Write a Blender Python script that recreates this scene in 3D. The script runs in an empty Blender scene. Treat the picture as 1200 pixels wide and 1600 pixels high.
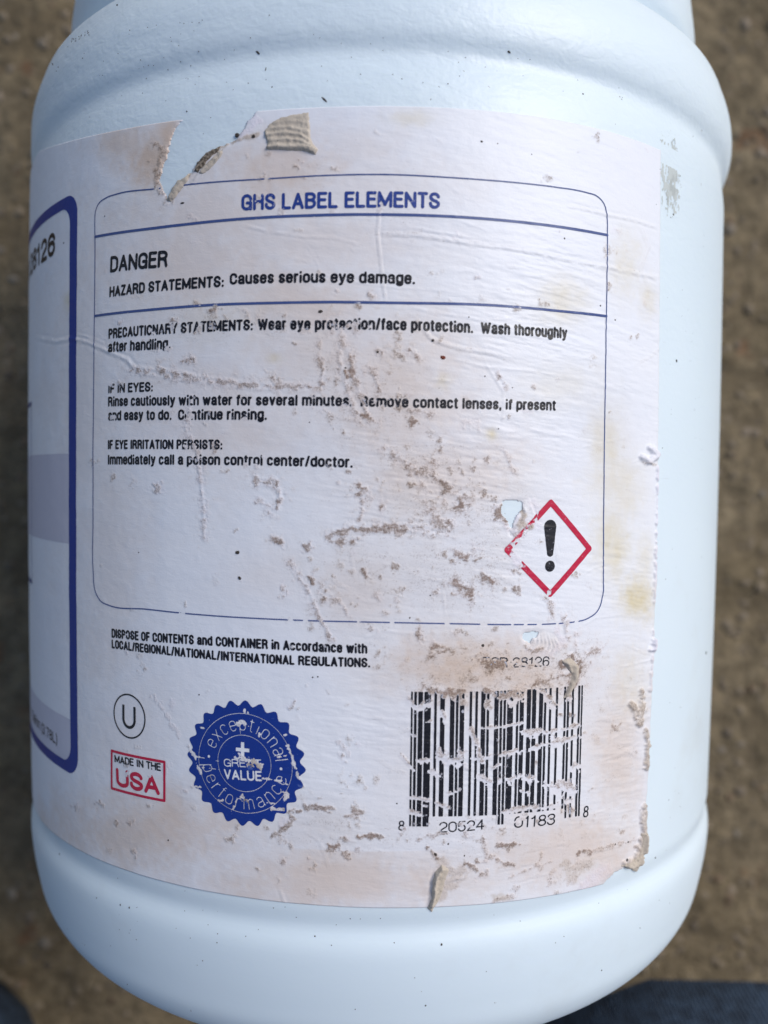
import bpy, bmesh, math, random
import numpy as np
from mathutils import Matrix, Vector

# ------------------------------------------------------------------ camera, sky, sun
scene = bpy.context.scene
R0 = 76.0                                  # body radius of the jug, mm
FPX = 1200.0                               # focal length in pixels of the 1200 x 1600 photograph
DAX = 2.44521336                           # camera to jug axis, in body radii
RA, RB, RC = 4.29209918e-02, -1.15500331e-02, 1.30165317e-02
K1, K2 = 4.09131e-03, -1.024122e-02        # slight barrel of the body wall
AXZ = 0.0790                               # height of the lying jug's axis above the ground, m
def _rot(a, b, c):
    cx, sx = math.cos(a), math.sin(a); cy, sy = math.cos(b), math.sin(b); cz, sz = math.cos(c), math.sin(c)
    X = np.array([[1, 0, 0], [0, cx, -sx], [0, sx, cx]]); Y = np.array([[cy, 0, sy], [0, 1, 0], [-sy, 0, cy]])
    Z = np.array([[cz, -sz, 0], [sz, cz, 0], [0, 0, 1]])
    return Z @ X @ Y
M = _rot(RA, RB, RC)
CAMZ = AXZ + DAX * R0 / 1000
cd = bpy.data.cameras.new('camera'); cam = bpy.data.objects.new('camera', cd)
scene.collection.objects.link(cam); scene.camera = cam
r_, d_, f_ = M[0], M[1], M[2]
cm = Matrix.Identity(4)
for k in range(3):
    s = (1, -1, -1)[k]
    cm[k][0] = r_[k] * s; cm[k][1] = -d_[k] * s; cm[k][2] = -f_[k] * s
cm[0][3], cm[1][3], cm[2][3] = 0, 0, CAMZ
cam.matrix_world = cm
cd.sensor_width = 36; cd.sensor_fit = 'AUTO'; cd.lens = 27.0
cd.clip_start = 0.005; cd.clip_end = 500
cd.dof.use_dof = True; cd.dof.focus_distance = 0.118; cd.dof.aperture_fstop = 11.5

SUN_EL, SUN_AZ = math.radians(42), math.radians(55)     # azimuth measured from +Y towards +X
world = bpy.data.worlds.new('World'); scene.world = world; world.use_nodes = True
wn = world.node_tree.nodes; wl = world.node_tree.links
bg = wn['Background']; sky = wn.new('ShaderNodeTexSky'); sky.sky_type = 'NISHITA'
sky.sun_disc = False; sky.sun_elevation = SUN_EL; sky.sun_rotation = SUN_AZ
sky.air_density = 1.0; sky.dust_density = 1.5; sky.ozone_density = 1.0
wl.new(sky.outputs[0], bg.inputs[0]); bg.inputs[1].default_value = 0.08
sd = bpy.data.lights.new('sun', 'SUN'); sun = bpy.data.objects.new('sun', sd); scene.collection.objects.link(sun)
sd.energy = 1.6; sd.angle = math.radians(28); sd.color = (1.0, 0.97, 0.93)
dirv = Vector((math.sin(SUN_AZ) * math.cos(SUN_EL), math.cos(SUN_AZ) * math.cos(SUN_EL), math.sin(SUN_EL)))
sun.rotation_euler = dirv.to_track_quat('Z', 'Y').to_euler(); sun.location = dirv * 3
vs = scene.view_settings
vs.view_transform = 'Standard'; vs.look = 'None'; vs.gamma = 1.0; vs.exposure = 0.50
scene.cycles.use_denoising = True

# ------------------------------------------------------------------ label chart: u = arc length, v = along the jug (mm)
def proj(u, v):
    """label chart (mm) -> photograph pixels; used to survey where marks sit on the label"""
    th = u / R0; y = -v / R0; r = 1 + K1 * y + K2 * y * y
    P0, P1, P2 = r * np.sin(th), y, DAX - r * np.cos(th)
    q0 = M[0, 0] * P0 + M[0, 1] * P1 + M[0, 2] * P2
    q1 = M[1, 0] * P0 + M[1, 1] * P1 + M[1, 2] * P2
    q2 = M[2, 0] * P0 + M[2, 1] * P1 + M[2, 2] * P2
    return 600 + FPX * q0 / q2, 800 + FPX * q1 / q2
def at(x, y):
    """photograph pixel -> label chart (mm)"""
    v = M.T @ np.array([(x - 600) / FPX, (y - 800) / FPX, 1.0]); r = 1.0
    for _ in range(8):
        a = v[0]**2 + v[2]**2; b = -2 * v[2] * DAX; c = DAX**2 - r * r
        s = (-b - math.sqrt(max(0, b * b - 4 * a * c))) / (2 * a); yy = s * v[1]; r = 1 + K1 * yy + K2 * yy * yy
    return (math.atan2(s * v[0], DAX - s * v[2]) * R0, -yy * R0)
def ats(pts): return np.array([at(*p) for p in pts])
def body_r(v):
    y = -np.asarray(v) / R0
    return R0 * (1 + K1 * y + K2 * y * y)
def place(u, v, h):
    """chart + height above body wall (mm) -> jug-local metres (jug axis is local Y)"""
    r = body_r(v) + h; th = u / R0
    return np.stack([r * np.sin(th), v, r * np.cos(th)], -1) * 0.001

# ------------------------------------------------------------------ noise
def vnoise(x, y, seed=0):
    xi = np.floor(x).astype(np.int64); yi = np.floor(y).astype(np.int64)
    fx = x - xi; fy = y - yi; fx = fx * fx * (3 - 2 * fx); fy = fy * fy * (3 - 2 * fy)
    def h(a, b):
        n = (a * 374761393 + b * 668265263 + seed * 1442695041) & 0xffffffff
        n = ((n ^ (n >> 13)) * 1274126177) & 0xffffffff
        n = ((n ^ (n >> 16)) * 2246822519) & 0xffffffff
        return ((n ^ (n >> 15)) & 0xffff) / 65535.0
    a = h(xi, yi); b = h(xi + 1, yi); c = h(xi, yi + 1); d = h(xi + 1, yi + 1)
    return (a + (b - a) * fx) * (1 - fy) + (c + (d - c) * fx) * fy
def fbm(x, y, seed=0, octv=4, gain=0.5):
    t = 0; s = 0; a = 1
    for k in range(octv):
        t = t + a * vnoise(x * 2**k + 17.3 * k, y * 2**k - 9.1 * k, seed + k); s += a; a *= gain
    return t / s
def sstep(a, b, x):
    t = np.clip((x - a) / (b - a), 0, 1); return t * t * (3 - 2 * t)

# ------------------------------------------------------------------ wear and relief maps of the label, on the chart
U0, U1, V0, V1, RES = -112.0, 66.0, -92.0, 72.0, 0.16
gu = np.arange(U0, U1, RES); gv = np.arange(V0, V1, RES)
GU, GV = np.meshgrid(gu, gv)                       # rows = v
PX, PY = proj(GU, GV)
PX = np.where(GU < -0.98 * R0 * math.acos(1 / DAX), -50 + GU, PX)   # past the visible limb
shape = GU.shape
L = {k: np.zeros(shape) for k in ('dirt', 'pink', 'yellow', 'tan', 'wear', 'h', 'grey', 'speck', 'torn')}
N1 = fbm(GU * 1.2, GV * 1.2, 3, 4) - 0.5; N2 = fbm(GU * 3.1, GV * 3.1, 11, 3) - 0.5; N0 = fbm(GU * 0.22, GV * 0.22, 5, 4) - 0.5
def window(x0, x1, y0, y1):
    m = (PX > x0) & (PX < x1) & (PY > y0) & (PY < y1)
    r = np.flatnonzero(m.any(1)); c = np.flatnonzero(m.any(0))
    if len(r) == 0: return None
    return slice(r[0], r[-1] + 1), slice(c[0], c[-1] + 1)
def fastwin(pts, w):
    q = ats([(x, y) for x, y in pts]); m = w / 6.0 + 0.6
    c0 = max(0, int((q[:, 0].min() - m - U0) / RES)); c1 = min(shape[1], int((q[:, 0].max() + m - U0) / RES) + 2)
    r0 = max(0, int((q[:, 1].min() - m - V0) / RES)); r1 = min(shape[0], int((q[:, 1].max() + m - V0) / RES) + 2)
    return (slice(r0, r1), slice(c0, c1)) if (r1 > r0 and c1 > c0) else None
def pdist(X, Y, pts):
    d = np.full(X.shape, 1e9)
    if len(pts) == 1: return np.hypot(X - pts[0][0], Y - pts[0][1])
    for (ax, ay), (bx, by) in zip(pts[:-1], pts[1:]):
        dx, dy = bx - ax, by - ay; t = np.clip(((X - ax) * dx + (Y - ay) * dy) / (dx * dx + dy * dy + 1e-9), 0, 1)
        d = np.minimum(d, np.hypot(X - ax - t * dx, Y - ay - t * dy))
    return d
def stroke(pts, w, rough=1.0, soft=0.6, **lay):
    """a worn or dirty mark along a polyline; w = half width in photo pixels"""
    s = fastwin(pts, w * 1.6 + 4)
    if s is None: return
    d = pdist(PX[s], PY[s], pts) + (N1[s] * 1.5 + N2[s]) * w * rough * 1.5
    m = 1 - sstep(w * (1 - soft), w * (1 + 0.3 * soft), d)
    for k, a in lay.items():
        if k in ('h',): L[k][s] += a * m
        else: L[k][s] = np.maximum(L[k][s], a * m) if a > 0 else L[k][s] * (1 + a * m)
def ridge(pts, w, amp, rough=0.4, dirt=0.0):
    """a raised crease: smooth ridge with a slight trough beside it"""
    s = fastwin(pts, w * 4 + 6)
    if s is None: return
    d = pdist(PX[s], PY[s], pts) + N1[s] * w * rough * 2
    ends = np.minimum(np.hypot(PX[s] - pts[0][0], PY[s] - pts[0][1]), np.hypot(PX[s] - pts[-1][0], PY[s] - pts[-1][1]))
    e = sstep(0, 14, ends + 3)
    L['h'][s] += 0.5 * amp * e * np.clip(0.75 + 2.2 * N1[s], 0.1, 1.6) * (np.exp(-np.abs(d) / (0.85 * w)) - 0.35 * np.exp(-((d - 2.2 * w) / w)**2))
    if dirt: L['dirt'][s] = np.maximum(L['dirt'][s], dirt * np.exp(-((d - 1.1 * w) / (0.6 * w))**2) * (0.6 + 1.6 * N2[s]) * e)
def blob(x, y, rx, ry, rough=0.6, power=2.0, **lay):
    s = fastwin([(x - rx * 2.5, y - ry * 2.5), (x + rx * 2.5, y + ry * 2.5)], 5)
    if s is None: return
    d = np.sqrt(((PX[s] - x) / rx)**2 + ((PY[s] - y) / ry)**2) + (N0[s] * 1.2 + N1[s] * 0.8) * rough
    m = np.exp(-np.maximum(d, 0)**power)
    for k, a in lay.items():
        if k == 'h': L[k][s] += a * m
        else: L[k][s] = np.maximum(L[k][s], a * m)
def inpoly(X, Y, poly):
    ins = np.zeros(X.shape, bool); n = len(poly)
    for i in range(n):
        x1, y1 = poly[i]; x2, y2 = poly[(i + 1) % n]
        if y1 == y2: continue
        c = ((Y < y1) != (Y < y2)) & (X < (x2 - x1) * (Y - y1) / (y2 - y1) + x1); ins ^= c
    return ins
def psd(X, Y, poly):
    d = pdist(X, Y, list(poly) + [poly[0]]); return np.where(inpoly(X, Y, poly), d, -d)

rnd = random.Random(7)
# broad paper relief: long shallow horizontal wrinkles, strongest at the centre and right
wr = sstep(330, 620, PX) * sstep(1600, 1250, PX + 0.0) * (0.35 + 0.65 * sstep(300, 420, PY)) * (1 - 0.6 * sstep(1150, 1400, PY))
slope = GV + GU * 0.12
fine = fbm(GU * 0.16, slope * 1.25, 21, 3) ; fine2 = fbm(GU * 0.30 + 3, slope * 2.6 + 1.7 * fine, 33, 2)
wmod = sstep(0.42, 0.62, fbm(GU * 0.07, GV * 0.07, 41, 3))
L['h'] += wr * (0.35 + 0.65 * wmod) * (np.power(1 - np.abs(fine2 - 0.5) * 2, 3) * 0.050 + (fine - 0.5) * 0.14)
L['h'] += N0 * 0.10 + N1 * 0.028
# named creases
ridge([(600, 366), (650, 368), (692, 374), (735, 381), (780, 386), (842, 396), (905, 410), (960, 420), (1024, 434)], 2.4, 0.26, dirt=0.30)
ridge([(640, 356), (700, 366), (760, 376)], 1.8, 0.12)
ridge([(888, 322), (915, 328), (945, 335), (985, 343), (1030, 357)], 2.0, 0.22, dirt=0.212)
ridge([(660, 512), (672, 528), (685, 535), (720, 545), (765, 552), (795, 561)], 2.2, 0.24, dirt=0.35)
ridge([(758, 568), (772, 590), (786, 612), (787, 640), (784, 662)], 1.8, 0.14)
ridge([(640, 480), (700, 492), (760, 502), (800, 514)], 2.0, 0.13)
ridge([(60, 528), (90, 534), (115, 529), (140, 535), (170, 549), (200, 562), (212, 577)], 2.6, 0.26, dirt=0.18)
ridge([(112, 522), (135, 526), (165, 538), (200, 552)], 2.0, 0.14)
ridge([(588, 300), (593, 330), (590, 365), (596, 420), (602, 470)], 1.7, 0.16, dirt=0.4)
ridge([(505, 430), (560, 442), (620, 450), (700, 455)], 1.8, 0.10)
ridge([(380, 352), (420, 362), (470, 370), (520, 372), (560, 382)], 1.9, 0.12, dirt=0.15)
ridge([(575, 300), (612, 312), (648, 330)], 1.6, 0.09)
ridge([(700, 560), (760, 574), (830, 580), (900, 592)], 1.8, 0.10)
ridge([(800, 660), (830, 672), (870, 678), (930, 692)], 1.8, 0.09)
ridge([(905, 700), (950, 690), (990, 680)], 1.5, 0.07)
ridge([(1000, 355), (1012, 385), (1000, 420), (1010, 445)], 2.2, 0.12, dirt=0.25)
ridge([(1012, 380), (1024, 400), (1020, 436)], 2.0, 0.12)
ridge([(560, 1000), (600, 985), (660, 992)], 1.8, 0.10)
ridge([(900, 905), (925, 888), (950, 880)], 1.5, 0.14)
ridge([(905, 980), (930, 965), (965, 962)], 1.5, 0.12)
ridge([(955, 1045), (1000, 1035), (1018, 1030)], 1.6, 0.12)
for _ in range(70):      # many short creases in the scuffed half of the label
    x = rnd.uniform(430, 1010); y = rnd.uniform(340, 1390); ln = rnd.uniform(14, 60); an = rnd.gauss(0.16, 0.25) if rnd.random() < 0.8 else rnd.gauss(1.3, 0.3)
    mx, my = x + ln * 0.5 * math.cos(an), y + ln * 0.5 * math.sin(an) + rnd.uniform(-4, 4)
    ridge([(x, y), (mx, my), (x + ln * math.cos(an), y + ln * math.sin(an))], rnd.uniform(1.2, 2.0), rnd.uniform(0.04, 0.12), dirt=rnd.choice([0, 0, 0.2, 0.35]))
for k in range(46):      # diagonal scratches low on the right
    x = rnd.uniform(620, 1000); y = rnd.uniform(1110, 1390); ln = rnd.uniform(15, 70)
    ridge([(x, y), (x + ln * 0.5, y - ln * 0.12 + rnd.uniform(-2, 2)), (x + ln, y - ln * 0.24)], rnd.uniform(1.0, 1.7), rnd.uniform(0.04, 0.10), dirt=rnd.choice([0, 0.15, 0.3]))

# soft stains
for a in [(240, 250, 60, 60, 0.80), (200, 225, 60, 30, 0.45), (262, 215, 26, 30, 0.8), (330, 330, 180, 80, 0.33), (440, 270, 110, 60, 0.50), (540, 235, 120, 50, 0.20), (470, 380, 200, 60, 0.25),
          (500, 560, 150, 90, 0.28), (620, 620, 130, 130, 0.34), (300, 600, 130, 60, 0.26), (690, 740, 120, 70, 0.36), (420, 900, 90, 60, 0.12), (560, 930, 70, 60, 0.24), (740, 1040, 130, 50, 0.62),
          (820, 1060, 110, 40, 0.40), (240, 1300, 190, 70, 0.45), (500, 1370, 260, 55, 0.42), (900, 1330, 130, 60, 0.45), (970, 1180, 50, 120, 0.35), (200, 1150, 80, 110, 0.16), (640, 1180, 60, 130, 0.10), (90, 620, 40, 60, 0.15), (120, 1300, 60, 60, 0.3), (300, 410, 190, 90, 0.32), (330, 640, 180, 110, 0.26), (170, 880, 70, 200, 0.20), (130, 620, 60, 260, 0.18), (470, 470, 120, 60, 0.35), (560, 290, 150, 60, 0.22)]:
    blob(*a[:4], rough=0.8, pink=min(0.95, a[4] * 1.55))
for a in [(945, 690, 26, 50, 0.50), (960, 750, 40, 40, 0.42), (955, 850, 26, 60, 0.60), (995, 935, 28, 36, 0.85), (880, 468, 36, 34, 0.45), (768, 678, 8, 8, 0.8), (692, 596, 12, 12, 0.5), (985, 1060, 30, 50, 0.30),
          (975, 415, 26, 50, 0.40), (1010, 465, 14, 30, 0.45), (880, 600, 60, 40, 0.25), (640, 185, 40, 14, 0.35), (975, 780, 30, 40, 0.4), (330, 505, 60, 30, 0.2), (430, 560, 12, 8, 0.4), (110, 470, 8, 14, 0.5), (1005, 880, 16, 40, 0.35)]:
    blob(*a[:4], rough=0.7, yellow=min(0.95, a[4] * 1.2))
for a in [(930, 640, 60, 50, 0.22), (480, 700, 80, 50, 0.15), (640, 1130, 60, 60, 0.10), (700, 920, 80, 50, 0.14)]:
    blob(*a[:4], rough=0.8, grey=a[4])

# scars: grime with lifted paper fibre and lost ink
def scar(pts, w, dirt=0.8, wear=0.95, lift=0.10, pale=0.6):
    lift *= 0.55; w *= 1.1
    stroke(pts, w * 1.7, rough=1.2, torn=pale * 0.6, wear=0)
    stroke(pts, w * 2.6, rough=1.6, soft=1.0, dirt=dirt * 0.38)
    stroke(pts, w, rough=1.7, soft=0.9, dirt=dirt, wear=wear)
    ridge([(x, y - w * 0.9) for x, y in pts], max(1.4, w * 0.5), lift)
    ridge([(x, y + w * 0.9) for x, y in pts], max(1.4, w * 0.5), lift * 0.8)
scar([(208, 577), (250, 584), (290, 590), (340, 597), (390, 603), (440, 605), (500, 606)], 4.5, 0.75, 0.9, 0.16)
scar([(245, 578), (275, 583), (310, 590)], 4.0, 0.8); scar([(286, 565), (300, 562)], 3, 0.9)
scar([(500, 606), (506, 580), (498, 560)], 3.5, 0.7); scar([(535, 535), (549, 560), (550, 590), (538, 588)], 4, 0.7, 0.95, 0.16)
scar([(538, 578), (540, 592)], 5, 1.0); scar([(520, 500), (535, 530), (530, 560), (545, 620), (560, 650)], 5, 0.45, 0.85, 0.14)
scar([(555, 596), (566, 625), (575, 655), (590, 662)], 4, 0.6, 0.8, 0.12); scar([(560, 648), (578, 654)], 3.5, 0.9)
scar([(578, 575), (590, 600), (592, 612)], 3, 0.6, 0.5); scar([(520, 520), (560, 505), (555, 520)], 4, 0.4, 0.9)
scar([(300, 622), (296, 650), (290, 668), (300, 690), (310, 710), (312, 740), (318, 780), (320, 840)], 3.4, 0.55, 0.95, 0.10)
scar([(400, 752), (430, 754), (438, 770), (436, 790), (425, 800)], 5, 0.75, 0.9, 0.18); scar([(408, 785), (420, 790)], 5, 0.6)
scar([(560, 758), (575, 768), (556, 772)], 4, 0.85); scar([(566, 770), (566, 800), (560, 820)], 3.2, 0.6)
scar([(514, 842), (530, 832), (552, 826), (590, 826), (640, 824), (672, 830), (700, 832)], 5.0, 0.78, 0.9, 0.20)
scar([(516, 846), (540, 848), (560, 842)], 4.0, 0.8)
scar([(432, 842), (442, 852)], 3.5, 1.0); scar([(474, 852), (480, 860)], 3.5, 0.9)
scar([(452, 880), (470, 905), (486, 930), (498, 960), (510, 985), (520, 1000)], 3.2, 0.6, 0.9); scar([(484, 902), (490, 912)], 5, 0.95); scar([(500, 925), (512, 936)], 5.5, 0.9)
scar([(500, 920), (530, 940), (543, 958)], 3, 0.5); scar([(568, 888), (572, 900)], 3, 0.8)
scar([(680, 750), (700, 760), (690, 772)], 5, 0.85); scar([(715, 780), (722, 790)], 6, 0.9); scar([(670, 800), (690, 820), (700, 835)], 5, 0.6)
scar([(640, 732), (660, 738), (672, 725)], 5, 0.6); scar([(705, 912), (730, 920), (738, 935)], 5, 0.75); scar([(758, 900), (768, 908)], 4.5, 0.85)
scar([(710, 862), (720, 870), (740, 868)], 3.5, 0.7); scar([(600, 700), (628, 720), (650, 740), (668, 770)], 4, 0.5, 0.6)
scar([(788, 705), (800, 735)], 3, 0.4); scar([(640, 640), (675, 648)], 3, 0.5)
scar([(745, 1030), (765, 1040), (780, 1036)], 6, 0.8); scar([(755, 1078), (780, 1090), (800, 1084), (830, 1072), (870, 1058), (895, 1052)], 4, 0.65, 0.95, 0.2)
scar([(665, 1075), (700, 1085), (720, 1082), (722, 1098)], 5, 0.75, 0.95, 0.2); scar([(668, 1027), (690, 1018)], 3, 0.6); scar([(650, 985), (656, 998)], 4, 0.7)
scar([(880, 960), (884, 978), (884, 996)], 4.5, 0.65, 0.9, 0.22); scar([(876, 1036), (892, 1028), (902, 1040), (898, 1060), (886, 1082)], 5, 0.85, 0.5, 0.5)
scar([(898, 990), (900, 1010)], 3, 0.5); scar([(915, 1020), (935, 1014)], 5, 0.55, 0.5, 0.3)
scar([(855, 935), (862, 948), (860, 960)], 4, 0.75)
for q in [(640, 548, 650, 556), (590, 549, 596, 552), (575, 460, 580, 466), (340, 478, 330, 486), (385, 488, 390, 494), (270, 500, 282, 505)]:
    scar([q[:2], q[2:]], 3.5, 0.7, 0.6)
# barcode and seal damage
for p, w in [([(740, 1185), (780, 1180), (812, 1172), (840, 1165), (870, 1160), (910, 1148)], 4), ([(640, 1096), (652, 1104), (668, 1100)], 6), ([(652, 1188), (676, 1186)], 3), ([(684, 1180), (700, 1188), (716, 1190)], 8),
             ([(690, 1110), (696, 1130)], 4), ([(735, 1140), (745, 1165), (750, 1190)], 5), ([(748, 1137), (790, 1135), (815, 1128)], 2.4), ([(822, 1148), (838, 1142)], 7), ([(850, 1145), (880, 1140), (905, 1132)], 4),
             ([(856, 1090), (865, 1105)], 6), ([(795, 1220), (812, 1212), (830, 1219)], 6), ([(745, 1212), (765, 1222), (790, 1216)], 5), ([(860, 1230), (880, 1228), (895, 1236)], 9), ([(895, 1198), (905, 1196)], 6),
             ([(625, 1180), (648, 1203)], 3), ([(640, 1245), (670, 1250), (700, 1262)], 2.6), ([(676, 1205), (688, 1212)], 5), ([(700, 1240), (716, 1235)], 3.5), ([(760, 1096), (764, 1110)], 4), ([(640, 1268), (665, 1275)], 3.5),
             ([(780, 1270), (810, 1262), (850, 1262), (890, 1250)], 4.2), ([(655, 1255), (665, 1259)], 2.5), ([(716, 1170), (722, 1188)], 4), ([(862, 1152), (868, 1160)], 7), ([(780, 1192), (770, 1200)], 4), ([(815, 1236), (825, 1238)], 3),
             ([(786, 1090), (800, 1096), (815, 1088)], 6), ([(835, 1076), (850, 1082)], 5), ([(880, 1078), (890, 1090)], 5), ([(640, 1146), (650, 1150)], 2.2), ([(664, 1128), (672, 1126)], 1.6), ([(700, 1078), (712, 1092)], 5)]:
    stroke(p, w, rough=1.3, wear=1.0, torn=0.35); stroke([(x + 1.5, y - w * 0.7) for x, y in p], w * 0.55, rough=1.6, dirt=0.65); ridge(p, w * 0.7, 0.09)
for p, w in [([(372, 1132), (380, 1128), (383, 1134)], 4.5), ([(384, 1112), (388, 1115)], 3.5), ([(374, 1184), (396, 1188), (408, 1196)], 5.5), ([(380, 1246), (386, 1250)], 6), ([(362, 1268), (370, 1252)], 3.2), ([(296, 1166), (306, 1186), (316, 1210)], 3.2),
             ([(452, 1165), (460, 1190), (468, 1215)], 3.4), ([(434, 1182), (470, 1178)], 1.5), ([(412, 1216), (440, 1220), (452, 1226)], 2), ([(442, 1236), (452, 1240), (446, 1250)], 3.5), ([(300, 1228), (318, 1230)], 2.6), ([(444, 1147), (458, 1147)], 2.2),
             ([(425, 1261), (445, 1265)], 4), ([(405, 1150), (406, 1146)], 2.8), ([(302, 1180), (350, 1190)], 1.2), ([(316, 1198), (356, 1204)], 1.2), ([(325, 1112), (328, 1124)], 1.8), ([(310, 1136), (322, 1138)], 1.6), ([(342, 1250), (350, 1250)], 2.2), ([(418, 1254), (430, 1255)], 1.6)]:
    stroke(p, w * 0.62, rough=2.0, wear=1.0, torn=0.3); stroke(p, w * 0.6, rough=1.8, dirt=0.45)
stroke([(384, 1249), (387, 1252)], 4.5, rough=0.6, dirt=1.0); stroke([(395, 1190), (404, 1198)], 5, rough=0.8, tan=0.8)
stroke([(445, 1265), (460, 1278), (450, 1292), (425, 1306)], 4, rough=1.3, dirt=0.8); stroke([(440, 1285), (455, 1280)], 7, rough=1, torn=0.7)
# worn letters
for x, y, w in [(402, 318, 4), (597, 318, 3), (594, 330, 4), (408, 308, 2.5), (238, 520, 5), (270, 512, 6), (312, 514, 6), (318, 506, 3), (262, 545, 4), (250, 552, 3), (406, 512, 3.4), (530, 510, 3), (578, 512, 2.5), (174, 602, 3), (300, 628, 4.5),
                (488, 636, 5), (505, 640, 6), (540, 634, 5), (586, 628, 4), (598, 636, 5), (607, 628, 4), (178, 652, 3.5), (300, 650, 6), (293, 645, 4), (384, 652, 3.4), (292, 697, 4), (304, 700, 3), (306, 718, 4.5), (312, 724, 3),
                (385, 727, 4), (400, 728, 4), (412, 714, 4), (418, 728, 3), (198, 990, 3.2), (252, 1000, 2.6), (555, 1018, 3), (568, 1024, 3), (198, 1018, 3), (610, 438, 2.4), (758, 1038, 5), (766, 1026, 5), (782, 1036, 5), (800, 1042, 5), (812, 1038, 4.5), (826, 1041, 4.5), (842, 1036, 4), (850, 1042, 4.5),
                (720, 1284, 4), (700, 1300, 4), (735, 1290, 3.5), (806, 1284, 5), (815, 1278, 4), (623, 1300, 4), (630, 1293, 3), (242, 1200, 4), (200, 1206, 4), (236, 1212, 3)]:
    stroke([(x, y)], w, rough=1.2, wear=1.0, torn=0.35); stroke([(x + 1, y + 1)], w * 0.6, rough=2.0, dirt=0.35)
for x, y in [(398, 278), (416, 280), (648, 970), (700, 974), (800, 975), (820, 975), (870, 972), (900, 971), (580, 958), (612, 971), (477, 970), (286, 958), (455, 969), (843, 973), (247, 296), (258, 295), (266, 294), (755, 975), (560, 971)]:
    stroke([(x, y)], 4.2, rough=1.0, wear=1.0)
# grime: hundreds of small broken marks, dense in the diagonal band the photograph shows
def density(x, y):
    g = lambda cx, cy, sx, sy: math.exp(-((x - cx) / sx)**2 - ((y - cy) / sy)**2)
    return max(0.9 * g(690, 770, 100, 90), 0.9 * g(730, 1040, 110, 50), 0.45 * g(560, 590, 120, 110), 0.5 * g(540, 940, 90, 80), 0.6 * g(720, 900, 90, 60), 0.6 * g(780, 1310, 180, 70), 0.5 * g(500, 1300, 110, 50),
               0.42 * g(340, 500, 150, 50), 0.4 * g(800, 1160, 140, 90), 0.35 * g(520, 1190, 80, 120), 0.3 * g(460, 280, 70, 60), 0.4 * g(970, 1130, 60, 120), 0.35 * g(980, 700, 50, 60), 0.2 * g(300, 750, 60, 120), 0.25 * g(620, 350, 120, 60), 0.05)
n = 0; tries = 0
while n < 520 and tries < 20000:
    tries += 1; x = rnd.uniform(110, 1015); y = rnd.uniform(200, 1405)
    if rnd.random() > density(x, y): continue
    n += 1; ln = rnd.uniform(0, 14) * rnd.random(); an = rnd.gauss(-0.1, 0.7) if rnd.random() < 0.6 else rnd.gauss(1.3, 0.3)
    w = rnd.uniform(1.6, 5.5) * (0.6 + 0.6 * rnd.random())
    pts = [(x, y), (x + ln * math.cos(an), y + ln * math.sin(an))] if ln > 1 else [(x, y)]
    dk = rnd.uniform(0.2, 0.75)
    stroke(pts, w, rough=2.2, soft=0.95, dirt=dk, wear=0.5 * rnd.random())
    if rnd.random() < 0.2: stroke([(a + rnd.uniform(-4, 4), b + rnd.uniform(-3, 3)) for a, b in pts], w * 1.6, rough=1.6, torn=0.35)
    if rnd.random() < 0.5: ridge([(x - 5, y - w), (x + ln + 5, y - w + ln * 0.15)], 1.4, 0.06)
for x0, y0, x1, y1, w, dk in [(765, 1340, 800, 1352, 3, 0.7), (752, 1305, 762, 1365, 3, 0.55), (730, 1350, 745, 1362, 4, 0.8), (775, 1322, 812, 1318, 3, 0.8), (795, 1370, 860, 1345, 2.4, 0.5), (800, 1388, 812, 1386, 3.5, 0.5), (900, 1335, 1000, 1310, 2.6, 0.5),
                              (905, 1334, 920, 1332, 3.5, 0.85), (668, 1326, 680, 1336, 4.0, 0.8), (655, 1310, 700, 1300, 3, 0.5), (480, 1260, 520, 1262, 4, 0.7), (505, 1315, 545, 1335, 5, 0.7), (560, 1308, 600, 1305, 4, 0.85), (540, 1275, 560, 1272, 3, 0.6), (855, 1384, 862, 1360, 3, 0.5),
                              (890, 1375, 905, 1345, 6, 0.35), (770, 1408, 800, 1400, 4, 0.5), (450, 1270, 470, 1268, 4, 0.8), (210, 1330, 214, 1338, 3, 0.6), (152, 1252, 158, 1256, 3.5, 0.7), (1008, 232, 1012, 236, 2, 0.3), (520, 1150, 545, 1180, 3, 0.35), (240, 1085, 280, 1150, 3, 0.35)]:
    stroke([(x0, y0), ((x0 + x1) / 2 + 1, (y0 + y1) / 2 - 1), (x1, y1)], w, rough=1.8, dirt=dk, torn=0.3, wear=0.7)
# torn lips, blisters and lifted edges
stroke([(388, 190), (396, 183), (402, 190), (385, 208), (372, 218)], 7, rough=0.6, torn=0.9)
stroke([(365, 222), (390, 214), (402, 212)], 4.0, rough=0.8, tan=0.7, dirt=0.5)
stroke([(282, 200), (272, 222), (260, 246), (252, 262), (256, 285), (262, 306)], 7, rough=0.9, torn=0.8)
stroke([(250, 235), (246, 262), (254, 296), (266, 314)], 7, rough=2.4, soft=1.0, dirt=0.6)
stroke([(262, 310), (272, 290), (292, 272), (310, 254), (335, 236), (352, 226)], 5, rough=0.7, tan=0.8, dirt=0.4)
for q in [[(296, 292), (318, 270), (338, 248)], [(300, 286), (320, 262), (336, 242)]]: ridge(q, 1.8, 0.30, dirt=0.3)
stroke([(1015, 700), (1024, 712), (1012, 722), (1002, 714)], 6, rough=0.5, torn=0.5, h=0.55); stroke([(1003, 722), (1022, 726)], 2.5, rough=1, dirt=0.6)
stroke([(1026, 730), (1027, 790), (1024, 860), (1020, 940)], 2.0, rough=1.4, torn=0.8, h=0.25); stroke([(1019, 1000), (1018, 1015)], 5, rough=0.6, torn=0.9, h=0.55)
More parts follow.
